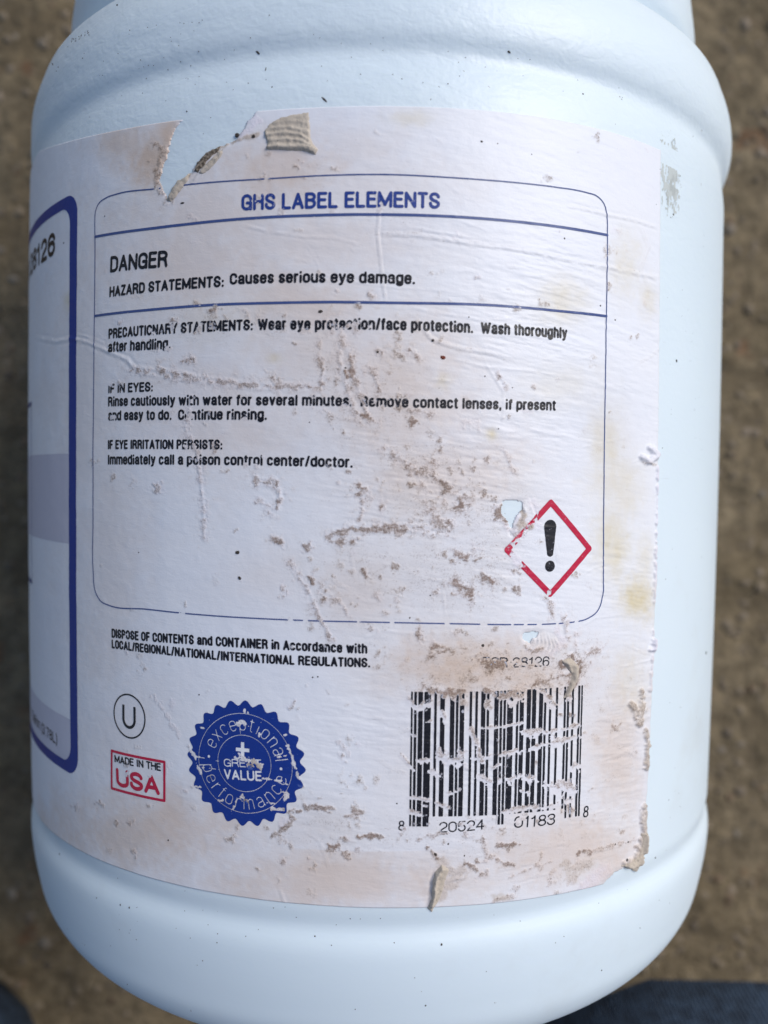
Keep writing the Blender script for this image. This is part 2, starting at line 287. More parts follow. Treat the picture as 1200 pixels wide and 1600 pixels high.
stroke([(1020, 985), (1018, 1030), (1014, 1080)], 2.0, rough=1.4, torn=0.6, dirt=0.25, h=0.2); stroke([(984, 1098), (994, 1112), (996, 1130), (1002, 1108), (1000, 1080)], 5, rough=0.9, tan=0.55, dirt=0.55, h=0.35)
stroke([(1008, 1140), (1009, 1170), (1008, 1200)], 4, rough=0.7, tan=0.7, dirt=0.5, h=0.35); ridge([(940, 1165), (970, 1145), (1000, 1138)], 1.8, 0.12); ridge([(925, 1192), (960, 1182), (1000, 1160)], 1.8, 0.12)
stroke([(978, 1350), (992, 1345), (1000, 1322), (1004, 1290), (1006, 1262)], 6, rough=0.7, tan=0.7, dirt=0.45, h=0.5)
stroke([(800, 800), (812, 815), (838, 822), (842, 800), (830, 786)], 9, rough=0.6, torn=0.6); stroke([(810, 790), (818, 806), (812, 820), (830, 822)], 6, rough=0.8, tan=0.75, dirt=0.45)
stroke([(783, 790), (780, 803), (790, 815)], 5, rough=1.6, dirt=0.75); stroke([(776, 790), (792, 826), (815, 835)], 6, rough=1.0, torn=0.7, dirt=0.212)
for k in range(5):
    a = 3.5 + 3.6 * k; ridge([(808 + a, 786 - 1.1 * k), (817 + a * 0.9, 800 + 0.9 * k), (812 + a * 0.9, 816 + 1.1 * k), (796 + a * 0.2, 826 + 2.0 * k)], 1.5, 0.75, 0.2, dirt=0.5 if k < 3 else 0)
stroke([(840, 800), (836, 815), (815, 838), (806, 846)], 3.0, rough=1.0, wear=0.8); stroke([(806, 880), (812, 884), (800, 868)], 7, rough=0.7, wear=1.0, torn=0.8); stroke([(857, 928), (860, 938)], 4.2, rough=1.4, wear=1.0, dirt=0.4)
stroke([(800, 850), (804, 858)], 4, rough=1.0, wear=1.0)
for k in range(7):
    ridge([(836 + 4.5 * k, 985 + 1.2 * k), (834 + 6.5 * k, 1002 + 1.5 * k), (822 + 7.5 * k, 1015 + 1.2 * k)], 1.3, 0.5, 0.2, dirt=0.25)
stroke([(825, 1015), (860, 1022), (880, 1000), (868, 985)], 8, rough=0.7, torn=0.7); stroke([(818, 1008), (832, 1018), (846, 1014)], 3.5, rough=1.2, dirt=0.6)
stroke([(690, 1350), (700, 1358), (715, 1365), (690, 1400), (678, 1408), (722, 1360)], 9, rough=0.8, tan=0.45, torn=0.4, dirt=0.22); ridge([(682, 1362), (677, 1380), (676, 1400), (672, 1412)], 2.5, 0.85, 0.3, dirt=0.6); ridge([(694, 1378), (712, 1372), (730, 1370)], 2.0, 0.25, 0.3, dirt=0.3)
stroke([(882, 1350), (892, 1370), (902, 1356), (920, 1348)], 9, rough=0.8, tan=0.35, dirt=0.3); stroke([(915, 1385), (930, 1370), (945, 1360)], 14, rough=0.4, torn=1.0)
stroke([(770, 1400), (790, 1402)], 6, rough=0.8, tan=0.5)
# ink loss everywhere: pinholes grow where paper is rubbed
L['wear'] = np.clip(L['wear'], 0, 1)
dd = np.zeros(shape)
xs = (PX - 690) / 260; ys = (PY - 850) / 420
dd = np.exp(-(xs * xs + ys * ys)) * 0.8 + 0.25 * np.exp(-((PX - 330) / 180)**2 - ((PY - 480) / 160)**2) + 0.10 + 0.4 * np.exp(-((PX - 700) / 300)**2 - ((PY - 1320) / 80)**2) + 0.35 * np.exp(-((PX - 450) / 80)**2 - ((PY - 270) / 60)**2)
G_ = lambda cx, cy, sx, sy, a: a * np.exp(-((PX - cx) / sx)**2 - ((PY - cy) / sy)**2)
dens = sum(G_(*q) for q in [(690, 770, 120, 100, .75), (740, 1045, 120, 45, 1.0), (570, 600, 120, 110, .5), (540, 930, 90, 90, .5), (720, 900, 100, 60, .6), (780, 1320, 190, 70, .5), (500, 1300, 100, 50, .45), (340, 510, 160, 40, .45), (800, 1170, 150, 90, .35), (455, 265, 80, 60, .45), (245, 250, 30, 60, .6), (620, 350, 90, 60, .35), (960, 1130, 50, 130, .4), (960, 720, 40, 60, .3), (880, 1040, 50, 50, .5)])
L['speck'] = np.clip((dens + dd * 0.25) * (0.55 + 1.8 * (N0 + 0.3)), 0, 1)
L['dirt'] = np.clip(L['dirt'], 0, 1)

def sample(arr, u, v):
    x = np.clip((u - U0) / RES, 0, shape[1] - 1.001); y = np.clip((v - V0) / RES, 0, shape[0] - 1.001)
    xi = x.astype(int); yi = y.astype(int); fx = x - xi; fy = y - yi
    return (arr[yi, xi] * (1 - fx) + arr[yi, xi + 1] * fx) * (1 - fy) + (arr[yi + 1, xi] * (1 - fx) + arr[yi + 1, xi + 1] * fx) * fy

# ------------------------------------------------------------------ materials
class NT:
    def __init__(s, name):
        s.m = bpy.data.materials.new(name); s.m.use_nodes = True; s.t = s.m.node_tree; s.n = s.t.nodes; s.b = s.n['Principled BSDF']
    def new(s, typ, **kw):
        n = s.n.new(typ)
        for k, v in kw.items(): setattr(n, k, v)
        return n
    def link(s, a, b): s.t.links.new(a, b)
    def val(s, sock, x):
        if isinstance(x, (int, float)): sock.default_value = x
        elif isinstance(x, tuple): sock.default_value = x if len(x) == 4 or sock.type == 'VECTOR' else (*x, 1)
        else: s.link(x, sock)
    def math(s, op, a, b=0.0, c=0.0, clamp=False):
        n = s.new('ShaderNodeMath', operation=op, use_clamp=clamp); s.val(n.inputs[0], a); s.val(n.inputs[1], b); s.val(n.inputs[2], c); return n.outputs[0]
    def mix(s, f, a, b, mode='MIX'):
        n = s.new('ShaderNodeMix', data_type='RGBA', blend_type=mode); s.val(n.inputs[0], f); s.val(n.inputs[6], a); s.val(n.inputs[7], b); return n.outputs[2]
    def coord(s, kind='Object'): return s.new('ShaderNodeTexCoord').outputs[kind]
    def noise(s, scale, detail=3, rough=0.55, vec=None, dist=0.0):
        n = s.new('ShaderNodeTexNoise'); n.inputs['Scale'].default_value = scale; n.inputs['Detail'].default_value = detail
        n.inputs['Roughness'].default_value = rough; n.inputs['Distortion'].default_value = dist
        if vec is not None: s.link(vec, n.inputs['Vector'])
        return n.outputs['Fac']
    def ramp(s, f, a, b):
        n = s.new('ShaderNodeMapRange', interpolation_type='SMOOTHSTEP'); s.val(n.inputs['Value'], f); s.val(n.inputs['From Min'], a); s.val(n.inputs['From Max'], b); return n.outputs[0]
    def bump(s, h, strength, dist, nrm=None):
        n = s.new('ShaderNodeBump'); s.val(n.inputs['Strength'], strength); s.val(n.inputs['Distance'], dist); s.link(h, n.inputs['Height'])
        if nrm is not None: s.link(nrm, n.inputs['Normal'])
        return n.outputs[0]
    def set(s, **kw):
        for k, v in kw.items(): s.val(s.b.inputs[k.replace('_', ' ')], v)
        return s.m

def mat_plastic():
    t = NT('white_moulded_plastic'); c = t.coord()
    big = t.noise(18, 3, 0.5, c); col = t.mix(big, (0.69, 0.80, 0.875), (0.75, 0.84, 0.90))
    sp = t.noise(900, 3, 0.6, c); dens = t.noise(40, 3, 0.6, c)
    d1 = t.ramp(t.math('ADD', sp, t.math('MULTIPLY', dens, 0.22)), 0.862, 0.90)
    col = t.mix(t.math('MULTIPLY', d1, 0.75), col, (0.16, 0.14, 0.13))
    haze = t.ramp(t.noise(30, 5, 0.65, c), 0.55, 0.78); col = t.mix(t.math('MULTIPLY', haze, 0.22), col, (0.50, 0.48, 0.44))
    mps = t.new('ShaderNodeMapping'); mps.inputs['Scale'].default_value = (0.25, 2.2, 0.25); mps.inputs['Rotation'].default_value = (0.1, 0.2, 0.5); t.link(c, mps.inputs[0])
    scr = t.ramp(t.noise(260, 4, 0.7, mps.outputs[0], 0.3), 0.70, 0.76); col = t.mix(t.math('MULTIPLY', scr, 0.18), col, (0.42, 0.42, 0.42))
    sx = t.new('ShaderNodeSeparateXYZ'); t.link(c, sx.inputs[0])
    up = t.ramp(sx.outputs[1], -0.02, 0.075)              # the moulding's pebbled grain fades towards the base
    mpp = t.new('ShaderNodeMapping'); mpp.inputs['Scale'].default_value = (0.6, 1.2, 0.6); t.link(c, mpp.inputs[0]); peel = t.noise(520, 2, 0.5, mpp.outputs[0], 0.5); peel2 = t.noise(1500, 1, 0.5, c)
    h = t.math('ADD', peel, t.math('MULTIPLY', peel2, 0.3))
    n = t.bump(h, t.math('ADD', t.math('MULTIPLY', up, 0.20), 0.03), 0.0006)
    t.link(n, t.b.inputs['Normal'])
    return t.set(Base_Color=col, Roughness=t.math('ADD', 0.34, t.math('MULTIPLY', t.noise(35, 4, 0.6, c), 0.16)), Specular_IOR_Level=0.5, Subsurface_Weight=0.12, Subsurface_Radius=(0.004, 0.004, 0.005), Subsurface_Scale=1.0)
def mat_label():
    t = NT('stained_paper_label'); c = t.coord()
    a1 = t.new('ShaderNodeAttribute', attribute_name='marks_a'); a2 = t.new('ShaderNodeAttribute', attribute_name='marks_b')
    s1 = t.new('ShaderNodeSeparateColor'); t.link(a1.outputs['Color'], s1.inputs[0]); s2 = t.new('ShaderNodeSeparateColor'); t.link(a2.outputs['Color'], s2.inputs[0])
    dirt, pink, yellow = s1.outputs[0], s1.outputs[1], s1.outputs[2]; tan, speck, torn = s2.outputs[0], s2.outputs[1], s2.outputs[2]
    grey = a1.outputs['Alpha']
    n1 = t.noise(60, 4, 0.6, c); nf = t.noise(1800, 3, 0.65, c); nm = t.noise(420, 4, 0.6, c); nh = t.noise(3600, 2, 0.6, c); ng = t.noise(4200, 3, 0.7, c)
    col = t.mix(n1, (0.77, 0.80, 0.89), (0.84, 0.845, 0.88))
    col = t.mix(t.math('MULTIPLY', torn, 0.8, clamp=True), col, (0.80, 0.77, 0.88))
    col = t.mix(t.math('MULTIPLY', pink, t.math('ADD', n1, 0.55), clamp=True), col, (0.66, 0.525, 0.44))
    col = t.mix(t.math('MULTIPLY', yellow, t.math('ADD', nm, 0.35), clamp=True), col, (0.66, 0.57, 0.37))
    col = t.mix(grey, col, (0.55, 0.56, 0.62)); 
    col = t.mix(t.math('MULTIPLY', tan, 0.95, clamp=True), col, (0.50, 0.42, 0.34))
    mp2 = t.new('ShaderNodeMapping'); mp2.inputs['Scale'].default_value = (0.55, 1.3, 0.55); mp2.inputs['Rotation'].default_value = (0, 0, 0.14); t.link(c, mp2.inputs[0])
    pat = t.math('ADD', t.math('MULTIPLY', t.noise(900, 9, 0.85, mp2.outputs[0], 0.4), 0.42), t.math('MULTIPLY', t.noise(3800, 6, 0.8, c), 0.58))
    fld = t.math('ADD', t.math('MULTIPLY', dirt, 0.19), t.math('MULTIPLY', speck, 0.072))
    g = t.ramp(t.math('ADD', pat, fld), 0.575, 0.74)
    gc = t.mix(nm, (0.235, 0.130, 0.090), (0.095, 0.070, 0.048))
    soft = t.math('MULTIPLY', t.math('ADD', dirt, t.math('MULTIPLY', speck, 0.62)), t.math('MULTIPLY', n1, 0.85), clamp=True); col = t.mix(soft, col, (0.54, 0.43, 0.345))
    col = t.mix(t.math('MULTIPLY', g, 0.80), col, gc)
    dk = t.ramp(t.noise(1100, 1, 0.5, c), 0.845, 0.87); col = t.mix(t.math('MULTIPLY', dk, t.math('ADD', speck, 0.2, clamp=True)), col, (0.07, 0.06, 0.055))
    mp = t.new('ShaderNodeMapping'); mp.inputs['Scale'].default_value = (0.35, 1, 0.35); t.link(c, mp.inputs[0])
    wrk = t.noise(900, 3, 0.6, mp.outputs[0], 0.6)
    n = t.bump(t.math('ADD', t.math('MULTIPLY', wrk, 0.6), t.math('MULTIPLY', nh, 0.25)), 0.30, 0.00025)
    n = t.bump(t.math('MULTIPLY', nf, t.math('ADD', dirt, t.math('MULTIPLY', torn, 0.6))), 0.5, 0.0003, n)
    t.link(n, t.b.inputs['Normal'])
    return t.set(Base_Color=col, Roughness=t.math('ADD', 0.46, t.math('MULTIPLY', dirt, 0.4)), Specular_IOR_Level=0.40)
def mat_ink(name, color, rough=0.42, fade=0.12, light=(0.6, 0.6, 0.68)):
    t = NT(name); c = t.coord(); nf = t.noise(2600, 3, 0.7, c); nm = t.noise(300, 3, 0.6, c)
    col = t.mix(t.math('MULTIPLY', nm, fade * 1.6, clamp=True), color, tuple(0.8 * a + 0.04 for a in color))
    col = t.mix(t.math('MULTIPLY', t.ramp(nf, 0.66, 0.74), 0.55), col, light)
    at_ = t.new('ShaderNodeAttribute', attribute_name='rubbed')
    pat = t.noise(1900, 8, 0.75, c); rb = t.ramp(t.math('ADD', pat, t.math('MULTIPLY', at_.outputs['Fac'], 0.24)), 0.62, 0.72)
    col = t.mix(t.math('MULTIPLY', rb, 0.8), col, light)
    return t.set(Base_Color=col, Roughness=rough, Specular_IOR_Level=0.30)
PLASTIC = mat_plastic(); LABEL = mat_label()
INK_BLACK = mat_ink('black_print', (0.009, 0.009, 0.014), fade=0.06); INK_BLUE = mat_ink('blue_print', (0.007, 0.035, 0.25), light=(0.10, 0.16, 0.42)); INK_NAVY = mat_ink('navy_line_print', (0.05, 0.085, 0.25), fade=0.3)
INK_HEAD = mat_ink('heading_blue_print', (0.02, 0.05, 0.25)); INK_RED = mat_ink('red_print', (0.52, 0.008, 0.05)); INK_LAV = mat_ink('pale_lavender_print', (0.55, 0.54, 0.63), 0.45, 0.03, (0.52, 0.51, 0.6))
INK_LAV2 = mat_ink('faint_lavender_print', (0.58, 0.58, 0.68), 0.45, 0.05, (0.5, 0.5, 0.62))
def mat_flap():
    t = NT('dried_glue_paper'); c = t.coord(); n = t.noise(500, 4, 0.6, c); nf = t.noise(2500, 3, 0.7, c)
    col = t.mix(n, (0.42, 0.355, 0.285), (0.60, 0.53, 0.45)); col = t.mix(t.math('MULTIPLY', t.ramp(nf, 0.60, 0.72), 0.7), col, (0.13, 0.10, 0.08))
    t.link(t.bump(nf, 0.4, 0.0002), t.b.inputs['Normal'])
    return t.set(Base_Color=col, Roughness=0.75)
FLAP = mat_flap()

# ------------------------------------------------------------------ object helpers
def link(o, parent=None):
    scene.collection.objects.link(o)
    if parent is not None: o.parent = parent
    return o
def mesh_obj(name, verts, faces, mat, parent=None, smooth=True):
    me = bpy.data.meshes.new(name); verts = np.asarray(verts, np.float32)
    faces = np.asarray(faces, np.int32); k = faces.shape[1]
    me.vertices.add(len(verts)); me.vertices.foreach_set('co', verts.ravel())
    me.loops.add(faces.size); me.loops.foreach_set('vertex_index', faces.ravel())
    me.polygons.add(len(faces)); me.polygons.foreach_set('loop_start', np.arange(0, faces.size, k, dtype=np.int32))
    me.polygons.foreach_set('use_smooth', np.full(len(faces), smooth))
    me.update(calc_edges=True); me.materials.append(mat)
    return link(bpy.data.objects.new(name, me), parent)
def tag(o, label=None, category=None, group=None, kind=None):
    for k, v in (('label', label), ('category', category), ('group', group), ('kind', kind)):
        if v: o[k] = v
    return o

# ------------------------------------------------------------------ the jug
jug = link(bpy.data.objects.new('jug', None)); jug.location = (0, 0, AXZ)
tag(jug, 'large white plastic jug lying on the ground with a dirty, torn warning label', 'jug')
def smooth_profile(pts, n):
    p = np.array(pts, float); d = np.r_[0, np.cumsum(np.hypot(*np.diff(p, axis=0).T))]
    out = []
    t = np.linspace(0, d[-1], n)
    m = np.gradient(p, d, axis=0)
    for q in t:
        i = min(np.searchsorted(d, q, 'right') - 1, len(p) - 2); h = d[i + 1] - d[i]; s = (q - d[i]) / h
        a = 2*s**3 - 3*s**2 + 1; b = s**3 - 2*s**2 + s; c = -2*s**3 + 3*s**2; e = s**3 - s**2
        out.append(a * p[i] + b * h * m[i] + c * p[i + 1] + e * h * m[i + 1])
    return np.array(out)
br = lambda v: float(body_r(v))
prof = [(0.1, -92), (30, -92), (55, -92.6), (62, -92.4), (67, -90.8), (71.4, -87.6), (73.9, -83.5), (75.0, -79), (75.6, -75.5), (75.95, -72.4), (76.05, -70.6), (75.98, -69.3), (75.75, -68.3), (75.4, -67.4), (75.2, -66.7), (75.2, -66.0), (75.35, -65.3), (75.5, -64.6), (br(-63.5), -63.5)]
prof += [(br(v), v) for v in (-62, -60, -55, -45, -30, -15, 0, 15, 30, 42, 50, 55)]
prof += [(75.05, 57.6), (74.7, 59.6), (74.65, 60.6), (74.95, 61.4), (75.4, 62.3), (75.7, 63.6), (75.85, 65.5), (75.85, 67.4), (75.6, 69.6), (75.1, 71.6), (74.4, 73.6), (73.6, 75.6), (71.2, 77.0), (68.4, 77.7), (66.2, 78.4), (65.6, 80.2), (66.6, 82.4), (68.0, 84.5), (68.4, 88), (67.8, 94), (66.6, 102), (64, 112), (58, 124), (46, 136), (32, 143), (22, 147), (19.5, 150), (19, 160), (19, 168), (17, 169), (0.1, 169)]
PR = smooth_profile(prof, 460)
def lathe(P, seg, ripple=True):
    th = np.linspace(0, 2 * np.pi, seg, endpoint=False); TH, RR = np.meshgrid(th, P[:, 0]); VV = np.repeat(P[:, 1:2], seg, 1)
    if ripple: RR = RR + (fbm(TH * 3 + 8 * np.cos(TH), VV * 0.03, 77, 2) - 0.5) * 0.22 * (RR > 30)
    ov = sstep(60, 66, VV) * (1 - sstep(100, 140, VV)) * 0.7
    v = np.stack([RR * np.sin(TH) + ov, VV, RR * np.cos(TH)], -1).reshape(-1, 3) * 0.001
    n = len(P); i = np.arange(n - 1)[:, None] * seg; j = np.arange(seg)[None]; j2 = (j + 1) % seg
    f = np.stack([i + j, i + seg + j, i + seg + j2, i + j2], -1).reshape(-1, 4)
    return v, f[:, ::-1]
v, f = lathe(PR, 420, False); body = mesh_obj('body', v, f, PLASTIC, jug)
capp = smooth_profile([(0.1, 176), (18, 176), (21.5, 175.2), (22.2, 173), (22.3, 160), (22.3, 152), (21.8, 151.2), (19.2, 151)], 60)
v, f = lathe(capp, 120, False); mesh_obj('cap', v, f[:, ::-1], PLASTIC, jug)

# ---- label paper: dense sheet with real creases, holes and a torn corner
def curve_u(pts):          # v as a function of u
    q = ats(pts); q = q[np.argsort(q[:, 0])]; c = np.polyfit(q[:, 0], q[:, 1], 3)
    return (lambda u: np.polyval(c, np.clip(u, -72, 62))), c
top_f, _ = curve_u([(70, 234), (120, 218), (200, 200), (285, 189), (400, 176), (480, 170), (600, 165), (750, 172), (850, 184), (940, 206), (1030, 234)])
bot_f, _ = curve_u([(90, 1302), (130, 1331), (175, 1356), (240, 1376), (320, 1391), (410, 1402), (500, 1406.5), (600, 1415), (700, 1416), (770, 1413), (830, 1407), (890, 1396), (950, 1380), (1002, 1358)])
rq = ats([(1031, 236), (1030.5, 340), (1029, 450), (1028, 600), (1026.5, 750), (1023, 900), (1018, 1050), (1011.5, 1200), (1006, 1290), (1001, 1350)])
rc = np.polyfit(rq[:, 1], rq[:, 0], 4)
LU0 = -104.0
NU, NV = 820, 800
S = np.linspace(0, 1, NU)[None, :] ** 1.0; T = np.linspace(0, 1, NV)[:, None]
ua = LU0 + S * (60 - LU0) + 0 * T
for _ in range(4):
    va = bot_f(ua) + T * (top_f(ua) - bot_f(ua))
    edge = np.polyval(rc, va) + (vnoise(va * 0.8, va * 0 + 3, 9) - 0.5) * 0.35 * sstep(10, -40, va)
    ua = LU0 + S * (edge - LU0)
px, py = proj(ua, va); px = np.where(ua < -80, -100, px)
HOLES = [[(287, 150), (285, 189), (279, 197), (271, 214), (265, 232), (262, 245), (256, 258), (255, 268), (250, 281), (257, 298), (265, 313), (272, 308), (279, 297), (286, 284), (294, 275), (301, 266), (312, 252), (324, 241), (338, 233), (352, 226), (365, 221), (373, 212), (381, 200), (389, 187), (399, 176), (402, 150)],
         [(786, 784), (800, 782), (812, 784), (816, 788), (812, 796), (806, 804), (801, 814), (799, 823), (791, 812), (783, 803), (784, 793)],
         [(819, 989), (830, 987), (841, 988), (837, 993), (830, 997), (826, 1003), (820, 1001), (817, 995)],
         [(893, 1396), (920, 1391), (938, 1385), (952, 1372), (962, 1362), (974, 1357), (986, 1357), (990, 1361), (996, 1350), (1001, 1335), (1010, 1330), (1030, 1380), (1000, 1440), (893, 1440)]]
rag = (vnoise(ua * 1.9, va * 1.9, 8) - 0.5) * 3.2 + (vnoise(ua * 5, va * 5, 4) - 0.5) * 0.7
gone = np.zeros(ua.shape, bool); hd = np.full(ua.shape, 99.0)
for k, Hh in enumerate(HOLES):
    xs_ = [p[0] for p in Hh]; ys_ = [p[1] for p in Hh]
    w = (px > min(xs_) - 8) & (px < max(xs_) + 8) & (py > min(ys_) - 8) & (py < max(ys_) + 8)
    sdv = psd(px[w], py[w], Hh) + rag[w] * (1.0 if k < 3 else 0.35); g = np.zeros(ua.shape, bool); g[w] = sdv > 0; gone |= g; hd[w] = np.minimum(hd[w], -sdv)
LIFT = 0.16                                 # paper plus glue thickness, mm
hh = LIFT + sample(L['h'], ua, va)
hh = np.maximum(hh, 0.05)
hh = hh + 0.05 * np.exp(-np.maximum(hd, 0) / 5.0) * (hd < 30) * (vnoise(ua * .6, va * .6, 2))
hh = 0.05 + (hh - 0.05) * sstep(-1, 7, hd)
P = place(ua, va, hh)
keep = ~(gone[:-1, :-1] | gone[1:, :-1] | gone[:-1, 1:] | gone[1:, 1:])
idx = np.arange(NU * NV).reshape(NV, NU)
F = np.stack([idx[:-1, :-1][keep], idx[:-1, 1:][keep], idx[1:, 1:][keep], idx[1:, :-1][keep]], -1)
# skirts give every edge of the paper its thickness
kp = np.zeros((NV + 1, NU + 1), bool); kp[1:-1, 1:-1] = keep
under = place(ua, va, np.full(ua.shape, -0.03)); nb = NU * NV
sk = []
eh = kp[1:, 1:-1] != kp[:-1, 1:-1]            # horizontal edges on row r between col c, c+1
r_i, c_i = np.nonzero(eh); flip = kp[1:, 1:-1][r_i, c_i]
a = idx[r_i, c_i]; b = idx[r_i, c_i + 1]; a2, b2 = np.where(flip, a, b), np.where(flip, b, a); sk.append(np.stack([b2, a2, a2 + nb, b2 + nb], -1))
ev = kp[1:-1, 1:] != kp[1:-1, :-1]
r_i, c_i = np.nonzero(ev); flip = kp[1:-1, 1:][r_i, c_i]
a = idx[r_i, c_i]; b = idx[r_i + 1, c_i]; a2, b2 = np.where(flip, b, a), np.where(flip, a, b); sk.append(np.stack([b2, a2, a2 + nb, b2 + nb], -1))
F = np.concatenate([F] + sk)
VV = np.concatenate([P.reshape(-1, 3), under.reshape(-1, 3)])
used = np.zeros(len(VV), bool); used[F.ravel()] = True; remap = np.cumsum(used) - 1
label = mesh_obj('label', VV[used], remap[F], LABEL, jug)
label['label'] = 'torn and stained paper warning label'
def attr(o, name, chans):
    n = ua.size; arr = np.zeros((2 * n, 4), np.float32)
    for k, ch in enumerate(chans):
        s_ = sample(ch, ua, va).ravel() if not isinstance(ch, float) else np.full(n, ch); arr[:n, k] = s_; arr[n:, k] = s_
    at_ = o.data.color_attributes.new(name, 'FLOAT_COLOR', 'POINT'); at_.data.foreach_set('color', arr[used].ravel())
attr(label, 'marks_a', [L['dirt'], L['pink'], L['yellow'], L['grey']])
attr(label, 'marks_b', [L['tan'], L['speck'], L['torn'], 1.0])

# ------------------------------------------------------------------ print: marching squares on the label chart, so ink follows every crease
def contour_mesh(name, field, box, h, mat, parent, off=0.045, worn=True, offf=None, wscale=1.0, seed=0, flat=None):
    u0, u1, v0, v1 = box; us = np.arange(u0, u1 + h, h); vs_ = np.arange(v0, v1 + h, h); A, B = np.meshgrid(us, vs_)
    Fv = field(A, B)
    if worn:
        w = sample(L['wear'], A, B); fn = fbm(A * 3.3, B * 3.3, 60 + seed, 3); fn2 = vnoise(A * 8, B * 8, 90)
        pin = sample(L['speck'], A, B)
        ok = 0.9 - w * 1.6 - 0.5 * (fn - 0.5) * (0.3 + 2.2 * w) - np.maximum(fn2 + fn * 0.6 - (1.34 - 0.10 * pin * wscale), 0) * 12
        gpx, gpy = proj(A, B)
        for k, Hh in enumerate(HOLES):
            xs_ = [p[0] for p in Hh]; ys_ = [p[1] for p in Hh]
            wi = (gpx > min(xs_) - 4) & (gpx < max(xs_) + 4) & (gpy > min(ys_) - 4) & (gpy < max(ys_) + 4)
            if wi.any(): ok[wi] = np.minimum(ok[wi], -psd(gpx[wi], gpy[wi], Hh) / 3 - 0.9)
        ok = ok * 0.35
        Fv = np.minimum(Fv, ok)
    pos = Fv > 0; c = (pos[:-1, :-1] * 1 + pos[:-1, 1:] * 2 + pos[1:, 1:] * 4 + pos[1:, :-1] * 8)
    P0 = [np.stack([X, Y], -1) for X, Y in ((A[:-1, :-1], B[:-1, :-1]), (A[:-1, 1:], B[:-1, 1:]), (A[1:, 1:], B[1:, 1:]), (A[1:, :-1], B[1:, :-1]))]
    f0 = [Fv[:-1, :-1], Fv[:-1, 1:], Fv[1:, 1:], Fv[1:, :-1]]
    tris = []
    for case in range(1, 16):
        m = c == case
        if not m.any(): continue
        if case == 15:
            q = [P0[i][m] for i in range(4)]; tris += [np.stack([q[0], q[1], q[2]], 1), np.stack([q[0], q[2], q[3]], 1)]; continue
        pol = []
        for i in range(4):
            j = (i + 1) % 4
            if case >> i & 1: pol.append(P0[i][m])
            if (case >> i & 1) != (case >> j & 1):
                t = (f0[i][m] / (f0[i][m] - f0[j][m] + 1e-12))[:, None]; pol.append(P0[i][m] + (P0[j][m] - P0[i][m]) * np.clip(t, 0, 1))
        for k in range(1, len(pol) - 1): tris.append(np.stack([pol[0], pol[k], pol[k + 1]], 1))
    if not tris: return None
    Tt = np.concatenate(tris).reshape(-1, 2)
    key = np.round(Tt / (h * 0.02)).astype(np.int64); key = key[:, 0] * 4000003 + key[:, 1]
    _, first, inv = np.unique(key, return_index=True, return_inverse=True); Q = Tt[first]; Fc = inv.reshape(-1, 3)
    good = (Fc[:, 0] != Fc[:, 1]) & (Fc[:, 1] != Fc[:, 2]) & (Fc[:, 0] != Fc[:, 2]); Fc = Fc[good]
    hgt = np.maximum(LIFT + sample(L['h'], Q[:, 0], Q[:, 1]), 0.05) + off
    if flat is not None: hgt = np.full(len(Q), flat)
    if offf is not None: hgt = hgt + offf(Q[:, 0], Q[:, 1])
    o = mesh_obj(name, place(Q[:, 0], Q[:, 1], hgt), Fc, mat, parent)
    if worn:
        rb = (sample(L['wear'], Q[:, 0], Q[:, 1]) * 0.9 + sample(L['dirt'], Q[:, 0], Q[:, 1]) * 0.5 + sample(L['speck'], Q[:, 0], Q[:, 1]) * 0.28 * wscale).astype(np.float32)
        o.data.attributes.new('rubbed', 'FLOAT', 'POINT').data.foreach_set('value', rb)
    return o
def polydist(A, B, pts):
    return pdist(A, B, pts)
def densify(pts, n=12):
    q = ats(pts)
    if len(q) < 3: return q
    return smooth_profile(q, n * len(q))
def lines_field(paths):      # [(chart polyline, half width mm)]
    def fld(A, B):
        out = np.full(A.shape, -9.0)
        for q, w in paths:
            x0, x1 = q[:, 0].min() - 1, q[:, 0].max() + 1; y0, y1 = q[:, 1].min() - 1, q[:, 1].max() + 1
            c = (A[0] > x0) & (A[0] < x1); r = (B[:, 0] > y0) & (B[:, 0] < y1)
            if not c.any() or not r.any(): continue
            cs = np.flatnonzero(c); rs = np.flatnonzero(r); s = (slice(rs[0], rs[-1] + 1), slice(cs[0], cs[-1] + 1))
            out[s] = np.maximum(out[s], w - pdist(A[s], B[s], [tuple(p) for p in q]))
        return out
    return fld
def bbox(q, m=0.6): return (q[:, 0].min() - m, q[:, 0].max() + m, q[:, 1].min() - m, q[:, 1].max() + m)

